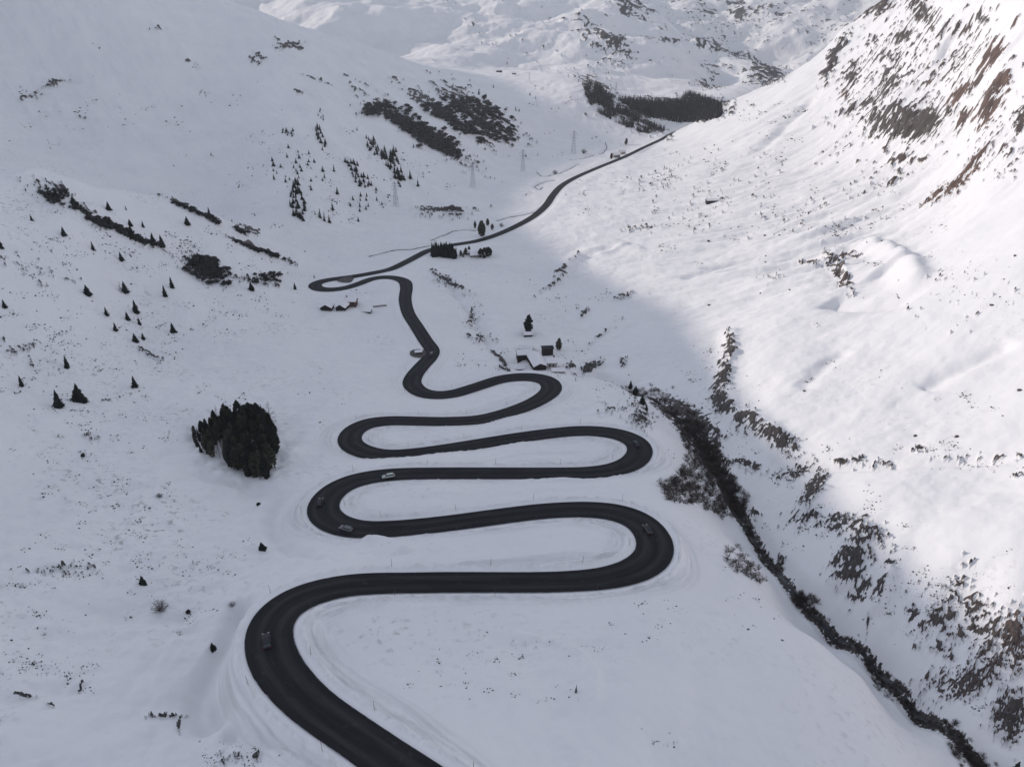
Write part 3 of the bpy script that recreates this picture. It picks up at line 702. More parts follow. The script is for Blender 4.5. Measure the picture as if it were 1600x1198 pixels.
# --- conifers
def spruce_geo(rng, h=10.0, wid=2.2, tiers=15, per=9, droop=.35, low=.06):
    v = []; f = []
    for t in range(tiers):
        q = t / (tiers - 1); z = h * (low + (0.99 - low) * q); r = wid * (1 - q) ** .85 * rng.uniform(.85, 1.12) + .12
        k = max(4, int(per * (1 - .45 * q)))
        for i in range(k):
            a = 2 * math.pi * (i + rng.random()) / k; rr = r * rng.uniform(.65, 1.1); dz = -rr * droop * rng.uniform(.5, 1.4) - .15
            wd = .34 * rr + .16; ca, sa = math.cos(a), math.sin(a)
            n = len(v); th = h * .045 + .18
            v += [(0, 0, z + th), (ca * rr * .55 - sa * wd, sa * rr * .55 + ca * wd, z + dz * .35), (ca * rr, sa * rr, z + dz), (ca * rr * .55 + sa * wd, sa * rr * .55 - ca * wd, z + dz * .35), (ca * rr * .5, sa * rr * .5, z + dz * .5 - th * .9)]
            f += [(n, n+1, n+2), (n, n+2, n+3), (n+1, n+4, n+2), (n+2, n+4, n+3)]
    return v, f
def bushy_geo(rng, h, wid, count=260, base=.05, size=.5):
    """rounded crown of many small needle tufts"""
    v = []; f = []
    lumps = [(rng.uniform(0, 6.28), rng.uniform(.15, .95), rng.uniform(.2, .55)) for _ in range(9)]
    for i in range(count):
        if rng.random() < .7:
            a, q, s = rng.choice(lumps); a += rng.gauss(0, .35); q = min(1, max(0, q + rng.gauss(0, .12)))
        else: a, q = rng.uniform(0, 6.28), rng.random()
        prof = math.sin(math.pi * min(1, (q * .82 + .16))) ** .7
        r = wid * prof * rng.uniform(.45, 1.05); z = h * (base + (1 - base) * q)
        c = Vector((math.cos(a) * r, math.sin(a) * r, z)); s = size * rng.uniform(.6, 1.4); n = len(v)
        d1 = Vector((rng.gauss(0, 1), rng.gauss(0, 1), rng.gauss(0, .6))).normalized() * s; d2 = Vector((rng.gauss(0, 1), rng.gauss(0, 1), rng.gauss(0, .6))).normalized() * s
        v += [tuple(c + d1), tuple(c - d1 * .6 + d2), tuple(c - d1 * .5 - d2), tuple(c + Vector((0, 0, s * .9)))]
        f += [(n, n+1, n+2), (n, n+1, n+3), (n+1, n+2, n+3), (n+2, n, n+3)]
    return v, f
def bare_geo(rng, h, wid, n1=26, n2=6, up=.55, r=.05):
    m = MB(); m.bar((0, 0, 0), (0, 0, h), r * 2.2, 4, r * .5)
    for i in range(n1):
        q = .12 + .85 * i / n1; z = h * q; a = rng.uniform(0, 6.28); L = wid * (1 - q) ** .7 * rng.uniform(.7, 1.1) + .2
        e = Vector((math.cos(a) * L, math.sin(a) * L, z + L * rng.uniform(-.1, up))); m.bar((0, 0, z), e, r, 3, r * .4)
        for j in range(n2):
            t = rng.uniform(.25, 1); p = Vector((0, 0, z)).lerp(e, t); d = Vector((rng.gauss(0, 1), rng.gauss(0, 1), rng.gauss(.2, .6))).normalized() * L * .4
            m.bar(p, p + d, r * .6, 3, r * .25)
    return m.v, m.f
def shrub_geo(rng, h, wid, n=46, r=.035):
    m = MB()
    for i in range(n):
        a = rng.uniform(0, 6.28); q = math.sqrt(rng.random()); e = Vector((math.cos(a) * wid * q, math.sin(a) * wid * q, h * (1 - .55 * q * q) * rng.uniform(.7, 1.1)))
        b = Vector((math.cos(a) * wid * .18 * q, math.sin(a) * wid * .18 * q, 0)); m.bar(b, e, r, 3, r * .4)
        for j in range(4):
            p = b.lerp(e, rng.uniform(.4, 1)); d = Vector((rng.gauss(0, 1), rng.gauss(0, 1), rng.gauss(.3, .6))).normalized() * wid * .32; m.bar(p, p + d, r * .6, 3, r * .3)
    return m.v, m.f
def as_mesh(name, vf, mat): return MB().poly(*vf).mesh(name, mat)
rng = random.Random(7)
SPR = [as_mesh("spruce_crown", spruce_geo(rng, 10, w_, t_, p_), M['needles']) for w_, t_, p_ in ((2.3, 16, 10), (2.0, 15, 9), (2.7, 15, 10), (1.8, 14, 8), (3.0, 16, 11))]
PIN = [as_mesh("pine_crown", bushy_geo(rng, 10, w_, 620, .03, .62), m_) for w_, m_ in ((2.6, M['pine']), (2.1, M['needles']), (2.9, M['needles']), (2.3, M['pine']))]
trunk_me = MB().bar((0, 0, -1.0), (0, 0, 6.5), .2, 7, .07).mesh("trunk", M['bark'])
LAR = [as_mesh("larch_crown", bare_geo(rng, 10, 2.3), M['twig']) for _ in range(3)]
SHR = [as_mesh("bare_shrub", shrub_geo(rng, 2.6, 2.0), M['twig']) for _ in range(4)]
DOM = [as_mesh("dark_bush", bushy_geo(rng, 2.4, 1.7, 380, 0.0, .4), M['needles']) for _ in range(3)]
def small_tree_mesh(k):
    v, f = spruce_geo(rng, 10, (2.2, 1.8, 2.7)[k], 9, 7); m = MB().poly(v, f); n = len(m.f); m.bar((0, 0, -1), (0, 0, 2), .2, 5)
    me = m.mesh("small_spruce", M['needles']); me.materials.append(M['bark'])
    for p in me.polygons[n:]: p.material_index = 1
    return me
SML = [small_tree_mesh(k) for k in range(3)]
def proto_tree(name, crown):
    o = empty(name, (0, 0, 0)); link("trunk", trunk_me, o); link("crown", crown, o); return o
used = {}
def put(kind, pos, h, label, cat, group=None, wide=1.0, r=None):
    """kind: spruce / pine / larch with trunk and crown, small (a few pixels), shrub, bush"""
    r = r or rng
    if kind in ('spruce', 'pine', 'larch'):
        L = {'spruce': SPR, 'pine': PIN, 'larch': LAR}[kind]; i = r.randrange(len(L)); key = (kind, i)
        if key not in used: used[key] = o = proto_tree({'spruce': 'spruce_tree', 'pine': 'pine_tree', 'larch': 'bare_larch'}[kind], L[i])
        else:
            src = used[key]; o = copy_tree(src)
        s = h / 10.0
    else:
        L = {'small': SML, 'shrub': SHR, 'bush': DOM}[kind]; me = L[r.randrange(len(L))]
        o = link({'small': 'spruce_tree', 'shrub': 'bare_shrub', 'bush': 'dark_bush'}[kind], me); s = h / {'small': 10.0, 'shrub': 2.6, 'bush': 2.4}[kind]
    o.location = (pos[0], pos[1], pos[2] - .15); w_ = s * wide * r.uniform(.9, 1.12); o.scale = (w_, w_, s); o.rotation_euler = (r.uniform(-.03, .03), r.uniform(-.03, .03), r.uniform(0, 6.28))
    for k in ('group',):
        if k in o.keys(): del o[k]
    tag(o, label, cat, group); return o
def pxm(p): return FPX / (p[1] * CT - p[2] * ST)            # pixels of the photograph per metre at a place
def tree_px(px, py, hpx, kind, label, group=None, cat='tree', wide=1.0):
    p = ground(px, py)
    if p is None: return
    return put(kind, p, hpx / pxm(p) / 0.97, label, cat, group, wide)
# ------------------------------------------------------------------ single trees and bushes
# px, foot py, height px, kind, label
SOLO = """92,636,29,spruce,darker left spruce of the pair of big conical ones on the lower left snow slope|124,627,30,spruce,taller right spruce of the pair of big conical ones on the lower left snow slope
211,605,20,spruce,slim spruce alone right of the big pair on the left slope|34,603,18,spruce,slim small spruce near the left edge just above the big pair|105,574,20,spruce,leaning spruce up the slope between the left edge tree and the big pair
77,588,12,larch,thin sparse tree just left and below the leaning spruce|190,458,20,larch,brown leafless tree touching a dark spruce on the left slope|196,457,18,spruce,dark spruce touching a brown leafless tree on the left slope
137,461,17,spruce,dark spruce left of the brown leafless tree|269,450,18,spruce,dark spruce left of the big scrub patch, higher of two close ones|258,463,18,spruce,dark spruce left of the big scrub patch, lower of two close ones
213,489,21,spruce,tallest spruce of the loose knot in the middle of the left slope|200,500,14,spruce,spruce at the left foot of the tallest one in the loose knot|218,507,12,spruce,small spruce under the tallest one in the loose knot
212,534,15,spruce,lowest left spruce of the loose knot, on the left slope|224,530,11,spruce,lowest right stunted spruce of the loose knot, on the left slope|271,519,16,spruce,dark cone spruce standing alone right of the loose knot
167,493,14,spruce,stunted spruce beside rocks left of the loose knot|181,517,14,spruce,double topped little spruce below the rocks left of the loose knot|8,481,14,spruce,dark spruce cut by the left edge at mid height of the photo
305,420,16,spruce,spruce standing inside the left end of the big dark scrub patch|393,453,13,spruce,bushy spruce below the smaller scrub patch left of the far hairpin|461,452,11,spruce,spruce closest to the far hairpin, on its left
491,434,6,small,tiny spruce just above the tip of the far hairpin|190,407,14,spruce,dark spruce on the snow below the long scrub strip|146,391,14,spruce,spruce with wide foot below the left part of the scrub strip
170,328,13,spruce,spruce alone above the scrub strip, under the dark ridge line|197,328,7,small,tiny spruce right of the lone one under the ridge line|204,353,11,spruce,spruce behind the scrub strip, left of two|223.5,355,10,spruce,spruce behind the scrub strip, right of two
206,372,20,spruce,tall spruce standing in the middle of the scrub strip|240,382,18,spruce,left spruce of the pair at the lower end of the scrub strip|253,382,15,spruce,right spruce of the pair at the lower end of the scrub strip
293,351,13,spruce,dark spruce on open snow right of the scrub strip|327,337,13,spruce,spruce rising behind the dark ridge line of the left spur|115,318,12,spruce,spruce at the upper left end of the scrub strip|88,308,15,spruce,bushy spruce topmost in the rocks of the left spur
100,368,14,spruce,spruce among stones left below the scrub strip|50,345,10,spruce,small dark spruce on the snow near the left edge under the rocks|2,388,18,spruce,spruce half cut by the left edge beside the rocky spur|398,337,5,small,very small tree above the gully right of the left spur
330,243,5,small,tiny lone tree in the middle of the big smooth left mountain|410,858,15,spruce,small black cone shaped fir left of the second hairpin|223,912,17,spruce,small black cone shaped fir in the lower left snowfield|294,957,6,bush,very small bush right of the brown shrub
251,953,19,shrub,brown leafless shrub in the lower left snowfield|333,1014,15,spruce,small black fir beside the trench left of the lowest bend|363,946,9,shrub,little shrub at the top of the trench by the lowest bend|250,776,8,shrub,low shrub among stones below the grove
130,713,5,bush,dot like bush left of the grove|404,789,5,bush,flat dark bush right below the grove|900,1081,18,small,narrow dark little conifer standing in the big snowfield inside the lowest bend
826,519,27,pine,big dark conifer standing over the hut of the hamlet|873,546,18,pine,smaller dark conifer beside the black barn|753,369,23,pine,biggest rounded conifer beside the valley road|742,356,10,pine,small bushy tree left of the biggest roadside conifer
762,352,10,pine,small bushy tree behind the biggest roadside conifer|769,359,9,pine,low bushy tree right of the biggest roadside conifer|784,354,6,shrub,small bush right of the roadside tree group
748,148,8,small,tall thin tree above the dark scrub hillside|771,137,5,small,tiny tree on the bright bench above the dark scrub hillside|806,173,7,small,left tree of two close ones right of the dark scrub hillside|811,174,5,small,right tree of two close ones right of the dark scrub hillside
828,149,5,small,small tree high right of the dark scrub hillside|837,155,5,small,small tree just below the high one right of the scrub hillside|641,279,13,small,taller lone spruce at the foot of the wooded rib|653,291,11,small,bushy spruce at the foot of the wooded rib, rightmost
646,231,7,small,small spruce on the open snow right of the wooded rib|558,204,6,small,lone spruce above the wooded rib|560,346,8,small,lone small spruce low on the open slope under the wooded hillside
500,340,14,small,left spruce of the three in a row at the foot of the left hillside|507,345,13,small,middle spruce of the three in a row at the foot of the left hillside|515,348,12,small,right spruce of the three in a row at the foot of the left hillside
522,268,11,small,spruce alone in the gap between the two wooded ribs|527,303,11,small,spruce low in the gap between the two wooded ribs|520,328,12,small,spruce just above the row of three|486,297,9,small,spruce right of the dense lower left tree clump
985,606,13,spruce,upper spruce of the slanting row above the gorge|993,614,13,spruce,second spruce of the slanting row above the gorge|1003,632,17,spruce,biggest spruce of the slanting row above the gorge|1010,641,11,spruce,lowest spruce of the slanting row above the gorge
1577,1222,48,spruce,dark spruce rising from the bottom edge at the gorge|912,240,8,shrub,bush by the stream left of the valley farm|867,272,7,shrub,bush on the stream bank in the middle of the valley|978,226,9,pine,green tree behind the valley farm
955,248,8,pine,pale tree left of the valley farm|745,1,0,none,none"""
for a in SOLO.replace("\n", "|").split("|"):
    px, py, h, k, lab = a.split(",", 4)
    if k == 'none': continue
    cat = 'bush' if k == 'bush' else 'shrub' if k == 'shrub' else 'tree'
    tree_px(float(px), float(py), float(h), k, lab, None, cat, wide={'900': .75, '410': 1.9, '223': 1.8, '333': 1.8, '826': 1.15, '873': 1.1}.get(px, {'bush': .78, 'spruce': 1.5, 'small': 1.25}.get(k, 1.0)))

def inside(px, py, P):
    c = False; n = len(P); j = n - 1
    for i in range(n):
        if (P[i][1] > py) != (P[j][1] > py) and px < (P[j][0] - P[i][0]) * (py - P[i][1]) / (P[j][1] - P[i][1]) + P[i][0]: c = not c
        j = i
    return c
def fill(P, n, gap, r):
    """measured outline on the ground -> scattered places with a least spacing in pixels"""
    xs = [p[0] for p in P]; ys = [p[1] for p in P]; out = []; t = 0
    while len(out) < n and t < n * 60:
        t += 1; x = r.uniform(min(xs), max(xs)); y = r.uniform(min(ys), max(ys))
        if inside(x, y, P) and all((x - a) ** 2 + ((y - b) * 1.7) ** 2 > gap * gap for a, b in out): out.append((x, y))
    return out
r1 = random.Random(3)
GROVE = [(297,682),(303,678),(318,672),(330,666),(352,660),(380,652),(410,662),(424,668),(435,680),(436,700),(428,722),(420,748),(404,750),(366,732),(345,722),(327,712),(312,706)]
for x, y in fill(GROVE, 185, 5.0, r1):
    p = ground(x, y)
    k = 'pine' if r1.random() < .74 else 'spruce' if r1.random() < .6 else 'larch'
    if (x - 345) ** 2 + (y - 705) ** 2 < 200 or (x - 398) ** 2 + (y - 712) ** 2 < 90 or (x > 426 and r1.random() < .4): k = 'larch'
    put(k, p, r1.uniform(8.0, 10.2) * min(1.0, .34 + max(0, x - 295) / 105), {'pine': 'dark pine packed into the round grove on the left snow slope', 'spruce': 'dark pointed spruce packed into the round grove on the left snow slope', 'larch': 'leafless larch packed into the round grove on the left snow slope'}[k], 'tree', {'pine': 'pines of the round grove', 'spruce': 'spruces of the round grove', 'larch': 'larches of the round grove'}[k], wide=.72 if k != 'larch' else .6, r=r1)
tree_px(424, 668, 46, 'larch', 'tall thin larch sticking out at the upper right of the round grove')
tree_px(339, 652, 22, 'larch', 'thin leafless tree sticking out at the upper left of the round grove')
for x, y in fill([(674,397),(676,402),(690,402),(712,405),(713,400),(704,392),(675,392)], 70, 1.7, r1):
    put('spruce', ground(x, y), r1.uniform(8.8, 10.0), 'black spruce in the dense rectangular stand beside the valley road', 'tree', 'spruces of the rectangular stand', wide=.8, r=r1)
for x, y, h in [(720,400,9),(728,398,11),(733,394,10),(724,402,7),(751,402,14),(757,403,16),(763,401,15),(760,398,12),(766,399,11)]:
    put('pine', ground(x, y), h / pxm(ground(x, y)), 'dark conifer in the loose row by the snowy cottage near the rectangular stand', 'tree', 'conifers by the roadside cottage', wide=.9, r=r1)
def cluster(P, n, gap, h0, h1, lab, grp, rr=r1):
    for x, y in fill(P, n, gap, rr):
        p = ground(x, y)
        if p is not None: put('small', p, rr.uniform(h0, h1) / pxm(p), lab, 'tree', grp, wide=1.7, r=rr)
cluster([(488,200),(500,198),(512,232),(503,236),(492,218)], 16, 3.2, 6, 10, 'small black spruce in the upper clump of the left hillside', 'spruces of the upper left clump')
cluster([(438,200),(458,205),(458,215),(440,210)], 8, 4, 4, 7, 'stunted spruce on the rocky brow of the left hillside', 'spruces on the rocky brow')
cluster([(450,290),(468,284),(478,320),(474,345),(462,345),(452,320)], 34, 3.2, 7, 12, 'small black spruce in the dense lower clump of the left hillside', 'spruces of the lower left clump')
cluster([(420,235),(470,228),(505,262),(508,285),(480,290),(425,285)], 30, 8, 4, 9, 'small spruce scattered between the clumps of the left hillside', 'spruces scattered between the left clumps')
cluster([(572,215),(590,218),(594,240),(582,245),(572,228)], 20, 3.2, 6, 9, 'small black spruce at the top of the wooded rib', 'spruces at the top of the wooded rib')
cluster([(595,235),(620,232),(634,290),(626,300),(612,270),(596,250)], 46, 3.2, 7, 11, 'small black spruce on the right arm of the wooded rib', 'spruces of the right arm of the rib')
cluster([(536,250),(560,258),(584,292),(575,298),(556,290)], 30, 3.4, 6, 9, 'small black spruce on the left arm of the wooded rib', 'spruces of the left arm of the rib')
cluster([(535,310),(565,285),(612,305),(605,318),(560,335)], 16, 7, 5, 8, 'small spruce scattered on the snow under the wooded rib', 'spruces scattered under the rib')
cluster([(496,165),(505,168),(506,190),(498,188)], 6, 4, 4, 6, 'tiny spruce in the upright line above the upper clump', 'spruces of the upright line')

# ------------------------------------------------------------------ uncountable growth: woods, scrub, brush, stones
def scatter(name, pts_, geos, mat, label, cat, r, hs, kind='stuff', flat=None):
    V_, F_ = [], []; n = 0
    for (p, s) in pts_:
        v, f = geos[r.randrange(len(geos))]
        a = r.uniform(0, 6.28); c_, s_ = math.cos(a), math.sin(a)
        w_ = s * r.uniform(.8, 1.25)
        q = np.stack([(v[:, 0] * c_ - v[:, 1] * s_) * w_ + p[0], (v[:, 0] * s_ + v[:, 1] * c_) * w_ + p[1], v[:, 2] * s * r.uniform(*hs) + p[2]], 1)
        V_.append(q); F_.append(f + n); n += len(v)
    o = link(name, mesh_np(name, np.vstack(V_), np.vstack(F_), [mat], smooth_=False)); tag(o, label, cat, None, kind); return o
def geo_np(vf, tri=True):
    v, f = vf; out = []
    for q in f:
        if len(q) == 3: out.append(q)
        else:
            for i in range(1, len(q) - 1): out.append((q[0], q[i], q[i + 1]))
    return np.array(v, np.float32), np.array(out, np.int32)
r2 = random.Random(12)
con = [geo_np(spruce_geo(r2, 1.0 * 10, 2.6, 5, 5)) for _ in range(5)]
con = [(v / 10, f) for v, f in con]
def poly_pts(P, n, gap, r, ymin=0, lo=0, hi=1):
    out = []
    for x, y in fill(P, n, gap, r):
        p = ground(x, y, ymin)
        if p is not None: out.append((p, r.uniform(lo, hi)))
    return out
def quick_fill(P, n, r, lo, hi, ymin=0, maskf=None):
    xs = [p[0] for p in P]; ys = [p[1] for p in P]; out = []; t = 0
    while len(out) < n and t < n * 12:
        t += 1; x = r.uniform(min(xs), max(xs)); y = r.uniform(min(ys), max(ys))
        if not inside(x, y, P): continue
        p = ground(x, y, ymin)
        if p is None or (maskf and not maskf(p, r)): continue
        out.append((p, r.uniform(lo, hi)))
    return out
F1 = [(909,132),(920,130),(936,134),(950,150),(970,165),(1005,190),(1040,204),(1010,208),(985,203),(955,187),(925,172),(915,152)]
F2 = [(963,155),(1000,157),(1035,160),(1060,158),(1072,147),(1085,148),(1100,154),(1128,165),(1128,182),(1100,190),(1060,192),(1010,182),(985,170)]
w1 = quick_fill(F1, 1100, r2, 8, 12, 0, lambda p, r: float(perlin(np.array([p[0] / 30]), np.array([p[1] / 30]), 5)[0]) > -.12)
w2 = quick_fill(F2, 2300, r2, 9, 13)
scatter("far_wood", w1 + w2, con, M['farwood'], "dark conifer wood on the steep bank at the far end of the valley", "wood", r2, (.9, 1.2))
scr = [geo_np(bushy_geo(r2, 1.0, .95, 26, 0, .34)) for _ in range(5)]
def rocky(p, r, lim=.35): return float(sample(ROCK, p[0], p[1])) > lim
S1 = quick_fill([(566,165),(600,160),(660,165),(700,150),(760,152),(800,175),(806,220),(720,224),(720,250),(690,238),(640,225),(580,190)], 1500, r2, 2.4, 5.0, 0, rocky)
scatter("dwarf_pine_scrub", S1, scr, M['farwood'], "dark dwarf pine scrub in slanting bands on the hillside above the pylons", "scrub", r2, (.5, .8))
S2 = []
for P_, n_, a_, b_ in [([(280,402),(330,400),(368,425),(362,448),(330,445),(285,425)], 330, 1.3, 2.4), ([(385,430),(440,425),(438,448),(390,450)], 60, 1.0, 2.0), ([(370,398),(450,400),(445,425),(380,412)], 45, 1.2, 2.2),
                       ([(135,335),(160,338),(262,378),(255,390),(150,352)], 300, 1.2, 2.2), ([(60,295),(110,300),(145,345),(120,350),(60,315)], 80, 1.2, 2.2), ([(260,314),(290,318),(345,345),(400,368),(390,375),(330,352)], 120, 1.3, 2.4),
                       ([(360,375),(440,400),(435,408),(360,382)], 90, 1.2, 2.2)]:
    S2 += quick_fill(P_, n_, r2, a_, b_, 0, lambda p, r: rocky(p, r, .4))
scatter("dwarf_pine_scrub", S2, scr, M['scrub'], "low dark scrub in patches and strips on the left spur", "scrub", r2, (.6, .9))
twg = [geo_np(shrub_geo(r2, 1.0, .8, 16, .022)) for _ in range(6)]
G1 = []
for _ in range(700):
    t = r2.random() * .93; i = int(t * (len(RIVP) - 2))
    if perlin(np.array([i / 9.0]), np.array([.5]), 9)[0] < -.22 and r2.random() < .8: continue
    wd = float(np.interp(t, [0, .55, .7, .85, 1], [1.9, 2.6, 7.0, 8, 4]))
    off = r2.gauss(0, .55) * wd; d = RIVP[i + 1, :2] - RIVP[i, :2]; d /= np.linalg.norm(d)
    x = RIVP[i, 0] - d[1] * off; y = RIVP[i, 1] + d[0] * off; G1.append((np.array([x, y, float(sample(GZ, x, y))]), r2.uniform(1.3, 2.6) * (.62 if t < .55 else 1)))
G1 += quick_fill([(1032,755),(1062,745),(1072,700),(1052,655),(1095,660),(1130,720),(1165,775),(1165,805),(1130,812),(1090,792),(1040,782)], 620, r2, 1.4, 3.0)
G1 += quick_fill([(1130,850),(1150,850),(1200,900),(1195,915),(1160,900),(1135,880)], 60, r2, 1.0, 2.0)
G1 += quick_fill([(1360,1060),(1400,1075),(1410,1100),(1380,1095)], 26, r2, .8, 1.4) + quick_fill([(1480,1160),(1530,1175),(1560,1198),(1500,1198)], 60, r2, .8, 1.5)
G1 += quick_fill([(1235,925),(1280,930),(1278,945),(1240,950)], 40, r2, 1.2, 2.2)
G1 += quick_fill([(960,598),(985,600),(1005,640),(1030,650),(1020,665),(985,640)], 45, r2, .8, 1.6)
scatter("alder_brush", G1, twg, M['alder'], "brown leafless brush filling the gorge along the river", "brush", r2, (.8, 1.2))
# stones and grass tips that poke through the snow
def stone_geo(r):
    v = []; k = 6
    for z, s in ((-.3, .8), (.25, 1.0), (.6, .55)):
        for i in range(k):
            a = 2 * math.pi * i / k + r.uniform(-.25, .25); q = s * r.uniform(.7, 1.15); v.append((math.cos(a) * q, math.sin(a) * q * .75, z * r.uniform(.8, 1.2)))
    f = []
    for L in range(2):
        for i in range(k): f.append((L * k + i, L * k + (i + 1) % k, (L + 1) * k + (i + 1) % k, (L + 1) * k + i))
    f.append(tuple(range(2 * k, 3 * k))); return v, f
stn = [geo_np(stone_geo(r2)) for _ in range(6)]
tuf = [geo_np(shrub_geo(r2, 1.0, .9, 9, .05)) for _ in range(4)]
def nearroad(p): return float(sample(RD, p[0], p[1])) < float(sample(rh, p[0], p[1])) + 3.0
SPECK = """60 480 90 60 170;200 520 120 60 150;110 560 110 50 160;60 620 90 40 70;180 640 110 30 110;120 700 120 40 90;220 690 90 25 60;180 760 120 50 130;150 830 120 40 120;80 900 110 30 150;230 880 120 30 90
350 870 70 30 40;60 960 70 40 50;250 950 120 40 60;60 1030 70 30 90;110 1050 70 30 60;370 1180 60 25 110;340 490 90 40 90;420 470 90 25 60;330 620 60 20 30;500 640 60 60 14;60 390 80 60 150;200 390 110 40 160;330 390 120 40 150
430 250 90 90 110;540 300 90 60 110;640 250 90 60 60;300 180 140 90 60;120 180 120 60 60;790 1030 130 45 55;730 1060 110 50 35;900 1010 120 40 20;1020 990 40 60 20;840 1090 70 30 14
1020 1150 60 30 14;1180 960 60 50 16;1050 960 30 40 12;860 560 80 30 60;760 540 60 50 70;930 600 90 30 50;900 460 120 60 50;1120 590 60 60 80;1050 340 120 60 110;1000 290 60 30 50;1180 330 140 60 90;1350 330 160 60 110
1480 430 140 60 80;1540 460 70 40 40;1300 360 120 30 40;1380 560 160 50 40;1530 640 80 60 50;1400 700 160 30 80;1530 730 80 20 50;1440 860 130 60 60;1480 950 110 80 220;1550 1050 60 90 130;1400 930 70 60 90;1280 830 90 60 110
1230 780 60 60 60;1200 930 60 50 40;1100 240 60 30 40;1250 220 90 60 60;1180 180 60 20 30;900 300 60 20 20;860 180 70 40 60;940 110 80 20 30;1100 690 60 50 50;1180 690 80 30 60;700 450 30 30 30;740 500 20 40 24;640 300 60 40 30;1350 780 40 30 30"""
STN_P, TUF_P = [], []
for a in SPECK.replace("\n", ";").split(";"):
    cx, cy, rx, ry, nn = map(float, a.split())
    ks = [(r2.gauss(0, .5), r2.gauss(0, .5)) for _ in range(max(4, int(nn / 7)))]
    for _ in range(int(nn * 2.5)):
        if r2.random() < .86: kx, ky = r2.choice(ks); x = cx + rx * kx + r2.gauss(0, 6); y = cy + ry * ky + r2.gauss(0, 3)
        else: x = cx + rx * r2.gauss(0, .5); y = cy + ry * r2.gauss(0, .5)
        if not (-30 < x < 1630 and 0 < y < 1220): continue
        p = ground(x, y)
        if p is None or nearroad(p): continue
        s = (r2.random() ** 3 * 1.7 + .36) / pxm(p)
        (STN_P if r2.random() < .6 else TUF_P).append((p, s))
scatter("loose_stones", STN_P, stn, M['stone'], "small dark stones poking through the snow all over the slopes", "stones", r2, (.5, 1.0))
scatter("dry_grass", TUF_P, tuf, M['twig'], "withered tufts and twigs poking through the snow", "tufts", r2, (.7, 1.3))
# single boulders that show
for x, y, s, lab in [(1257,611,5,"dark boulder alone on the sunlit slope beside a hollow"),(1430,681,6,"boulder above the terrace stream on the sunlit slope"),(1593,610,7,"boulder at the right edge of the sunlit slope"),
                     (1108,477,5,"boulder close to the shadow edge above the cliff band"),(1234,453,4,"boulder left below the rocky knob"),(1188,458,3,"smaller boulder further left of the rocky knob"),(1107,377,5,"boulder on the sunlit slope below the lone hut"),
                     (1195,368,4,"boulder right below the lone hut"),(1017,356,6,"boulder in shadow light border right of the valley road"),(1550,477,6,"boulder pair under the right edge rocks"),(1586,400,5,"boulder high at the right edge"),
                     (1495,682,7,"low boulder right of the terrace boulder"),(18,1000,4,"boulder at the lower left edge"),(1222,1000,4,"stone on the gorge rim")]:
    p = ground(x, y); v, f = stone_geo(r2); o = MB().poly(v, f).build("boulder", M['stone'], None); s_ = s / pxm(p) * .55; o.location = p; o.scale = (s_ * 1.2, s_ * 1.2, s_); o.rotation_euler = (0, 0, r2.uniform(0, 6)); tag(o, lab, "boulder")
# ------------------------------------------------------------------ buildings
def house(px, py, L, W, H, RHt, rz, wall, label, roof='slate', snow=.45, chimney=None, name='stone_house', windows=2, door=True, off=(0, 0), cat='house', eave=.5, sink=.3):
    p = ground(px, py) + np.array([off[0], off[1], 0])
    p[2] = float(sample(GZ, p[0], p[1]))
    o = empty(name, (p[0], p[1], p[2] - sink), rz); tag(o, label, cat)
    m = MB(); hl, hw = L / 2, W / 2; b = -2.5
    m.poly([(-hl,-hw,b),(hl,-hw,b),(hl,hw,b),(-hl,hw,b),(-hl,-hw,H),(hl,-hw,H),(hl,hw,H),(-hl,hw,H),(-hl,0,H+RHt),(hl,0,H+RHt)],
           [(0,3,2,1),(0,1,5,4),(2,3,7,6),(1,2,6,9,5),(3,0,4,8,7),(4,5,9,8),(6,7,8,9)])
    m.build("wall", M[wall], o)
    sl = RHt / hw
    def slab(t0, t1, e, ee):
        mm = MB()
        for s in (-1, 1):
            y0, y1 = 0, s * (hw + e); z0 = H + RHt; z1 = z0 - sl * (hw + e); X = hl + ee
            v = [(-X,y0,z0+t0),(X,y0,z0+t0),(X,y1,z1+t0),(-X,y1,z1+t0),(-X,y0,z0+t1),(X,y0,z0+t1),(X,y1,z1+t1),(-X,y1,z1+t1)]
            f = [(0,1,2,3),(7,6,5,4),(1,5,6,2),(2,6,7,3),(3,7,4,0)]
            mm.poly(v, f if s > 0 else [q[::-1] for q in f])
        return mm
    rf = slab(.02, .22, eave, eave).build("roof", M[roof], o)
    if snow: slab(.23, .23 + snow, eave - .06, eave - .06).build("snow_cover", M['snow'], o)
    if chimney is not None:
        ch = MB().box((chimney, W * .18, H + RHt + .3), (.8, .8, 1.9)).build("chimney", M['masonry'], o); MB().box((chimney, W * .18, H + RHt + 1.34), (1.0, 1.0, .16)).build("cap", M['slate'], ch)
    for i in range(windows):
        x = -hl + L * (i + 1) / (windows + 1)
        fr = MB().box((x, -hw - .03, H * .6), (1.0, .1, 1.1)).build("window", M['wood'], o); MB().box((x, -hw - .09, H * .6), (.8, .06, .9)).build("pane", M['glass'], fr)
    if door: MB().box((hl + .04, -.3, .95), (.1, 1.1, 2.2)).build("door", M['wood'], o)
    return o
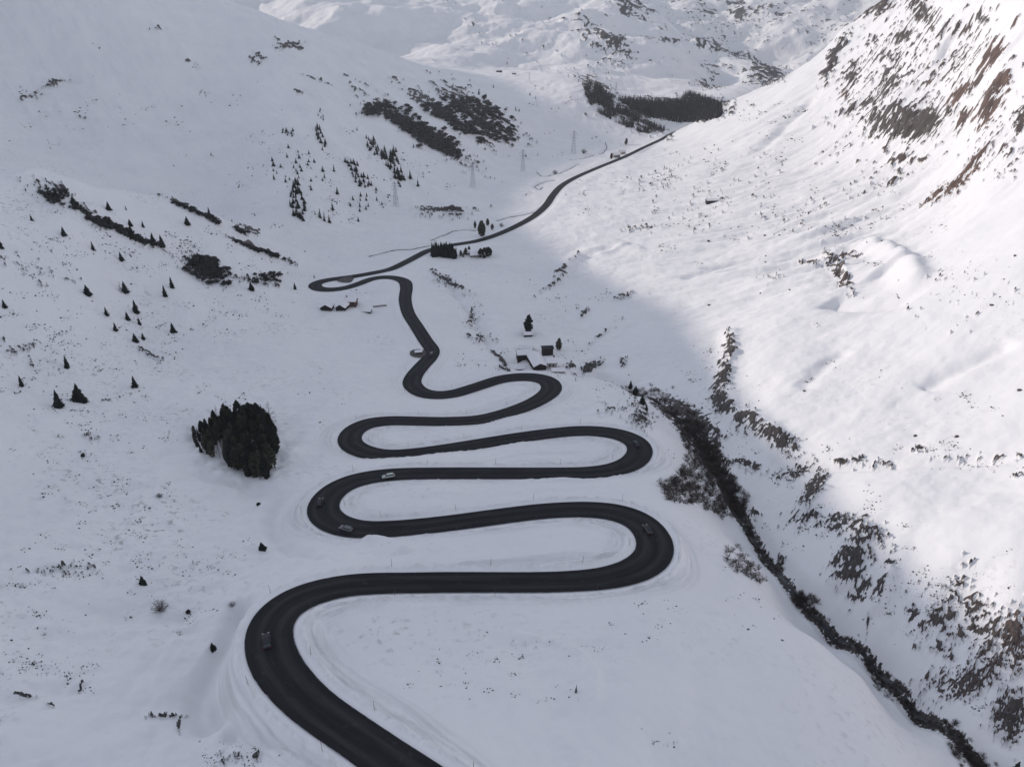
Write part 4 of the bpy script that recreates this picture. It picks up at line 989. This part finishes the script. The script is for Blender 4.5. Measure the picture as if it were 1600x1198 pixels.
# hamlet below the third bend
house(838, 572, 17, 7.0, 3.2, 1.6, math.radians(103), 'wood', "long snow covered barn of the hamlet with its end against the road bend", windows=3, snow=.5, name='long_barn', cat='barn', sink=-.6)
house(819, 559, 8.5, 6.0, 3.4, 1.5, math.radians(8), 'wood', "snow roofed wing joined to the left of the long barn", windows=2, name='stone_barn', cat='barn', sink=.1)
house(822, 546, 8.5, 5, 1.6, .9, math.radians(-2), 'masonry', "low snow covered building behind the long barn", windows=1, name='low_stable', cat='stable', sink=.2)
house(855, 553, 6.4, 4.5, 4.6, .5, math.radians(6), 'wood', "black wooden barn with bare dark roof beside the smaller conifer", windows=0, snow=0, name='wooden_barn', cat='barn')
house(861, 572, 6.0, 6.0, 3.6, 1.3, math.radians(3), 'plaster', "hamlet house with pale brownish front wall right of the long barn", windows=2, chimney=1.6, name='stone_house')
def terrace(px, py, L, W, H, rz, label):
    p = ground(px, py); o = empty('low_shed', (p[0], p[1], p[2]), rz); tag(o, label, 'shed')
    MB().box((0, 0, H / 2 - 1), (L, W, H + 2)).build("wall", M['masonry'], o); MB().box((0, 0, H + .06), (L + .5, W + .5, .08)).build("roof", M['slate'], o); MB().box((0, 0, H + .35), (L + .4, W + .4, .45)).build("snow_cover", M['snow'], o)
    return o
terrace(807, 577, 10, 6, 1.3, math.radians(5), "low flat snow covered shed left of the long barn, close to the road")
terrace(872, 581, 7.5, 4, 1.0, math.radians(0), "low flat snow covered shed right of the long barn, close to the road")
house(825, 524, 5.4, 4.2, 1.5, .8, math.radians(4), 'wood', "tiny snow roofed hut under the big dark conifer", windows=1, name='small_hut', cat='hut')
# farm below the far hairpin
house(510, 485, 8, 7.6, 2.4, 2.2, math.radians(88), 'wood', "left gabled barn of the farm below the far hairpin, dark front", windows=0, door=False, name='gabled_barn', cat='barn', off=(0, 3))
house(534, 485, 8, 6.6, 2.6, 2.0, math.radians(80), 'wood', "right gabled barn of the farm below the far hairpin, bright snow roof", windows=0, door=False, name='gabled_barn', cat='barn', off=(0, 3))
house(548, 479, 8.2, 6, 4.2, 1.5, math.radians(-3), 'redwood', "brown farmhouse with chimney behind the gabled barns", windows=3, chimney=-3, name='farmhouse', off=(0, 2))
house(574, 487, 5.2, 3.4, .9, .5, math.radians(-10), 'wood', "nearly buried shed right of the farm", windows=0, door=False, name='low_shed', cat='shed')
def low_wall(pix, name, label, h=.9, t=.6, mat='masonry'):
    q = [ground(a, b) for a, b in pix]; c = catmull([(p[0], p[1]) for p in q], 1.2); m = MB()
    for i in range(len(c) - 1):
        a, b = c[i], c[i + 1]; z = float(sample(GZ, *((a + b) / 2))); L = np.linalg.norm(b - a)
        m.box(((a[0] + b[0]) / 2, (a[1] + b[1]) / 2, z + h / 2 - .5), (L * 1.04, t, h + 1), math.atan2(b[1] - a[1], b[0] - a[0]))
    tag(m.build(name, M[mat]), label, 'wall')
low_wall([(583,480),(593,479),(604,478)], "field_wall", "short field wall right of the farm")
low_wall([(689,328),(700,327.5),(712,327.5),(721,328.5)], "dark_retaining_wall", "long dark retaining wall among the rocks above the valley road", 3.0, .8, 'stone')
low_wall([(780,572),(787,577),(797,580)], "boundary_wall", "broken wall climbing left of the hamlet", 1.0, .5, 'stone')
# others
house(743, 400, 10, 8, 2.2, 2.4, math.radians(12), 'masonry', "snowy cottage in the row of conifers by the rectangular stand", windows=2, name='cottage', snow=.3)
house(731, 397, 6, 5, 2.0, 1.4, math.radians(40), 'wood', "small snow roofed outbuilding left of the snowy cottage", windows=0, name='outbuilding', cat='shed')
house(1111, 316, 11, 6, 2.6, 1.4, math.radians(4), 'slate', "lone dark hut on the open sunlit slope", windows=2, name='alpine_hut', cat='hut')
house(780, 113, 14, 9, 4, 3, math.radians(-4), 'wood', "far dark hut on the bright plateau, larger of two", windows=2, name='alpine_hut', cat='hut')
house(803, 116.5, 9, 7, 3, 2.5, math.radians(-4), 'wood', "far dark hut on the bright plateau, smaller of two", windows=1, name='alpine_hut', cat='hut')
house(962, 246, 12, 8, 4.5, 2.8, math.radians(30), 'masonry', "left house of the farm beside the valley road", windows=3, snow=.3, name='stone_house')
house(972, 241.5, 9, 7, 5, 2.6, math.radians(20), 'plaster', "right pale house of the farm beside the valley road", windows=2, snow=.3, name='stone_house')
house(654, 552, 3.6, 2.6, 1.6, .6, math.radians(10), 'wood', "small dark shelter at the lay-by beside the road", windows=0, name='shelter', cat='shelter', snow=.15)

# ------------------------------------------------------------------ pylons
def pylon_proto(h=30.0):
    o = empty('power_pylon', (0, 0, 0)); m = MB(); b, t = 2.6, .55; r = .085
    L = 7; C4 = [(-1, -1), (1, -1), (1, 1), (-1, 1)]
    for x, y in C4: m.bar((x * b, y * b, -1), (x * t, y * t, h), .14, 4, .1)
    for i in range(L):
        z0 = h * i / L; z1 = h * (i + 1) / L; w0 = b + (t - b) * i / L; w1 = b + (t - b) * (i + 1) / L
        for k in range(4):
            p, q = C4[k], C4[(k + 1) % 4]
            m.bar((p[0] * w0, p[1] * w0, z0), (q[0] * w1, q[1] * w1, z1), r); m.bar((q[0] * w0, q[1] * w0, z0), (p[0] * w1, p[1] * w1, z1), r); m.bar((p[0] * w1, p[1] * w1, z1), (q[0] * w1, q[1] * w1, z1), r)
    m.build("lattice_mast", M['steel'], o)
    for z, s in ((h * .70, 4.6), (h * .82, 5.6), (h * .93, 3.6)):
        a = MB().bar((-s, 0, z), (s, 0, z), .13).bar((-s, 0, z), (0, 0, z + 1.6), .08).bar((s, 0, z), (0, 0, z + 1.6), .08).build("crossarm", M['steel'], o)
        for x in (-s + .2, s - .2): MB().bar((x, 0, z), (x, 0, z - 1.8), .1, 5).build("insulator", M['insul'], a)
    return o
PYL = [(739,293,38,"lattice pylon in the middle of the valley floor, nearest to the hillside scrub"),(817,268,33,"lattice pylon right of the middle one on the valley floor"),(896,240,34,"lattice pylon furthest right in the shadowed valley"),
       (619,323,38,"faint lattice pylon at the foot of the wooded rib"),(962,150,20,"distant lattice pylon on the bright plateau above the wood"),(827,127,12,"most distant little pylon on the plateau left of the wood")]
pp = pylon_proto()
for i, (x, y, h, lab) in enumerate(PYL):
    o = pp if i == 0 else copy_tree(pp); p = ground(x, y); s = h / pxm(p) / 30.0; o.location = p; o.scale = (s, s, s); o.rotation_euler = (0, 0, math.radians(-25)); tag(o, lab, 'pylon', 'pylons of the valley power line')

# ------------------------------------------------------------------ cars
def road_at(px, py, lane=0.0):
    best = None
    q = at_z(px, py, -140.0)
    X_, Y_ = project(RC[:, 0], RC[:, 1], RZ); k = int(np.argmin((X_ - px) ** 2 + ((Y_ - py) * 1.6) ** 2))
    t = T[k]; nn = NRM[k]; p = RC[k] + nn * lane * RH[k]
    return (p[0], p[1], RZ[k] + .05 * (1 - lane * lane) + .01), math.atan2(t[1], t[0]), k
def make_car(kind='estate', paint=None):
    o = empty('parked_car' if False else 'passenger_car', (0, 0, 0))
    L, W, H = (4.7, 1.85, 1.5) if kind == 'estate' else (4.3, 1.8, 1.5)
    prof = [(-2.35,.35),(-2.35,.85),(-2.25,.95),(-1.35,1.0)] if kind else []
    # body: lofted lower hull with wheel-arch line and a tapered greenhouse
    xs = [-L/2, -L/2+.12, -L/2+.9, -.2, L/2-1.3, L/2-.35, L/2]
    zt = [.72, .92, .98, .98, .95, .80, .62]
    ws = [.78, .92, .98, 1, 1, .94, .78]
    m = MB(); v = []; f = []
    for x, z, w_ in zip(xs, zt, ws):
        w2 = W / 2 * w_
        v += [(x, -w2 * .94, .28), (x, -w2, .55), (x, -w2 * .93, z), (x, w2 * .93, z), (x, w2, .55), (x, w2 * .94, .28)]
    for i in range(len(xs) - 1):
        for k in range(6):
            a = i * 6 + k; b_ = i * 6 + (k + 1) % 6; f.append((a, b_, b_ + 6, a + 6))
    f.append((5, 4, 3, 2, 1, 0)); e = (len(xs) - 1) * 6; f.append(tuple(range(e, e + 6)))
    m.poly(v, [q[::-1] for q in f])
    body = m.build("body", paint, o, True)
    back = -L/2 + (.25 if kind == 'estate' else .35)
    g0, g1, r0, r1_ = back, L/2 - 1.15, back + .35, L/2 - 2.0
    gh = MB().poly([(g0,-.80,.95),(g1,-.80,.93),(g1,.80,.93),(g0,.80,.95),(r0,-.62,1.44),(r1_,-.62,1.44),(r1_,.62,1.44),(r0,.62,1.44)],
                   [(0,1,5,4),(1,2,6,5),(2,3,7,6),(3,0,4,7)]).build("windows", M['glass'], o)
    MB().poly([(r0-.05,-.65,1.44),(r1_+.05,-.65,1.44),(r1_+.05,.65,1.44),(r0-.05,.65,1.44),(r0+.05,-.58,1.5),(r1_-.08,-.58,1.5),(r1_-.08,.58,1.5),(r0+.05,.58,1.5)],
              [(0,3,2,1),(4,5,6,7),(0,1,5,4),(1,2,6,5),(2,3,7,6),(3,0,4,7)]).build("roof", paint, o)
    for x in (-L/2 + .85, L/2 - .9):
        for s in (-1, 1):
            w_ = MB().bar((x, s * (W/2 - .2), .32), (x, s * (W/2 + .01), .32), .32, 14).build("wheel", M['tyre'], o)
            MB().bar((x, s * (W/2 + .005), .32), (x, s * (W/2 + .03), .32), .2, 10).build("rim", M['rim'], w_)
    for s in (-1, 1):
        MB().box((L/2 - .12, s * .62, .66), (.12, .34, .14)).build("headlight", M['carlight'], o)
        MB().box((-L/2 + .02, s * .70, .74), (.08, .22, .16)).build("tail_light", M['tail'], o)
    return o
paints = {'silver': new_mat("silver_paint", (.42, .46, .43), .35, .3, .5), 'grey': new_mat("grey_paint", (.13, .135, .15), .35, .3, .5), 'black': new_mat("black_paint", (.010, .011, .015), .5, 0, .3), 'blue': new_mat("dark_blue_paint", (.012, .014, .028), .5, 0, .3)}
CARS = [(606,736,-.42,0,'silver',"light silver estate car on the upper straight left of centre"),(543,827,.30,0,'grey',"grey car leaving the left hairpin of the middle loop"),(502,786,.25,0,'black',"dark car in the middle of the left hairpin"),
        (989,697,.15,0,'blue',"dark car in the upper right hairpin"),(1017,827,.1,0,'black',"dark car in the lowest right hairpin"),(419,1002,.1,0,'black',"dark car in the big lowest left bend"),
        (677,554,0,0,'grey',"small car on the bend beside the lay-by"),(551,431,-.1,0,'black',"dark car on the upper leg of the far hairpin")]
protos = {}
for x, y, lane, fl, pc, lab in CARS:
    if pc in protos: o = copy_tree(protos[pc])
    else: protos[pc] = o = make_car('estate', paints[pc])
    loc, a, k = road_at(x, y, lane); o.location = loc; o.rotation_euler = (0, 0, a + (math.pi if lane < 0 else 0)); o.scale = (.93, .93, .93); tag(o, lab, 'car', 'cars on the winding road')

# ------------------------------------------------------------------ snow marker poles along the road
pm = MB().bar((0, 0, -.8), (0, 0, 2.4), .045, 5, .035).mesh("marker_pole", M['pole'])
nxt = 6.0
for k in range(len(RC)):
    if SL[k] < nxt: continue
    nxt += 24.0
    if RC[k, 1] > 470: break
    for s in (-1, 1):
        p = RC[k] + NRM[k] * s * (RH[k] + 1.5)
        if float(sample(RD, p[0], p[1])) < RH[k] + .8: continue
        o = link("snow_marker_pole", pm); o.location = (p[0], p[1], float(sample(GZ, p[0], p[1]))); o.rotation_euler = (r2.uniform(-.05, .05), r2.uniform(-.05, .05), 0)
        tag(o, "thin brown marker pole standing in the snow bank at the edge of the winding road", "marker pole", "marker poles along the road")
# ------------------------------------------------------------------ the valley air: far slopes fade a little
zt = float(GZ.max()) + 20; zb = float(GZ.min()) - 1.5
xa, xb = float(GX.min()) - 10, float(GX.max()) + 10
mz = bpy.data.materials.new("haze"); mz.use_nodes = True
nt = mz.node_tree
for n_ in list(nt.nodes): nt.nodes.remove(n_)
pv = nt.nodes.new("ShaderNodeVolumePrincipled"); pv.inputs['Color'].default_value = (.80, .84, .92, 1); pv.inputs['Density'].default_value = 0.00007; pv.inputs['Anisotropy'].default_value = .2
mo = nt.nodes.new("ShaderNodeOutputMaterial"); nt.links.new(pv.outputs[0], mo.inputs['Volume'])
hz = MB().box(((xa + xb) / 2, 5100, (zt + zb) / 2), (xb - xa, 10900, zt - zb)).build("haze", mz); hz['kind'] = 'stuff'; tag(hz, "faint cold haze in the valley air", "haze")
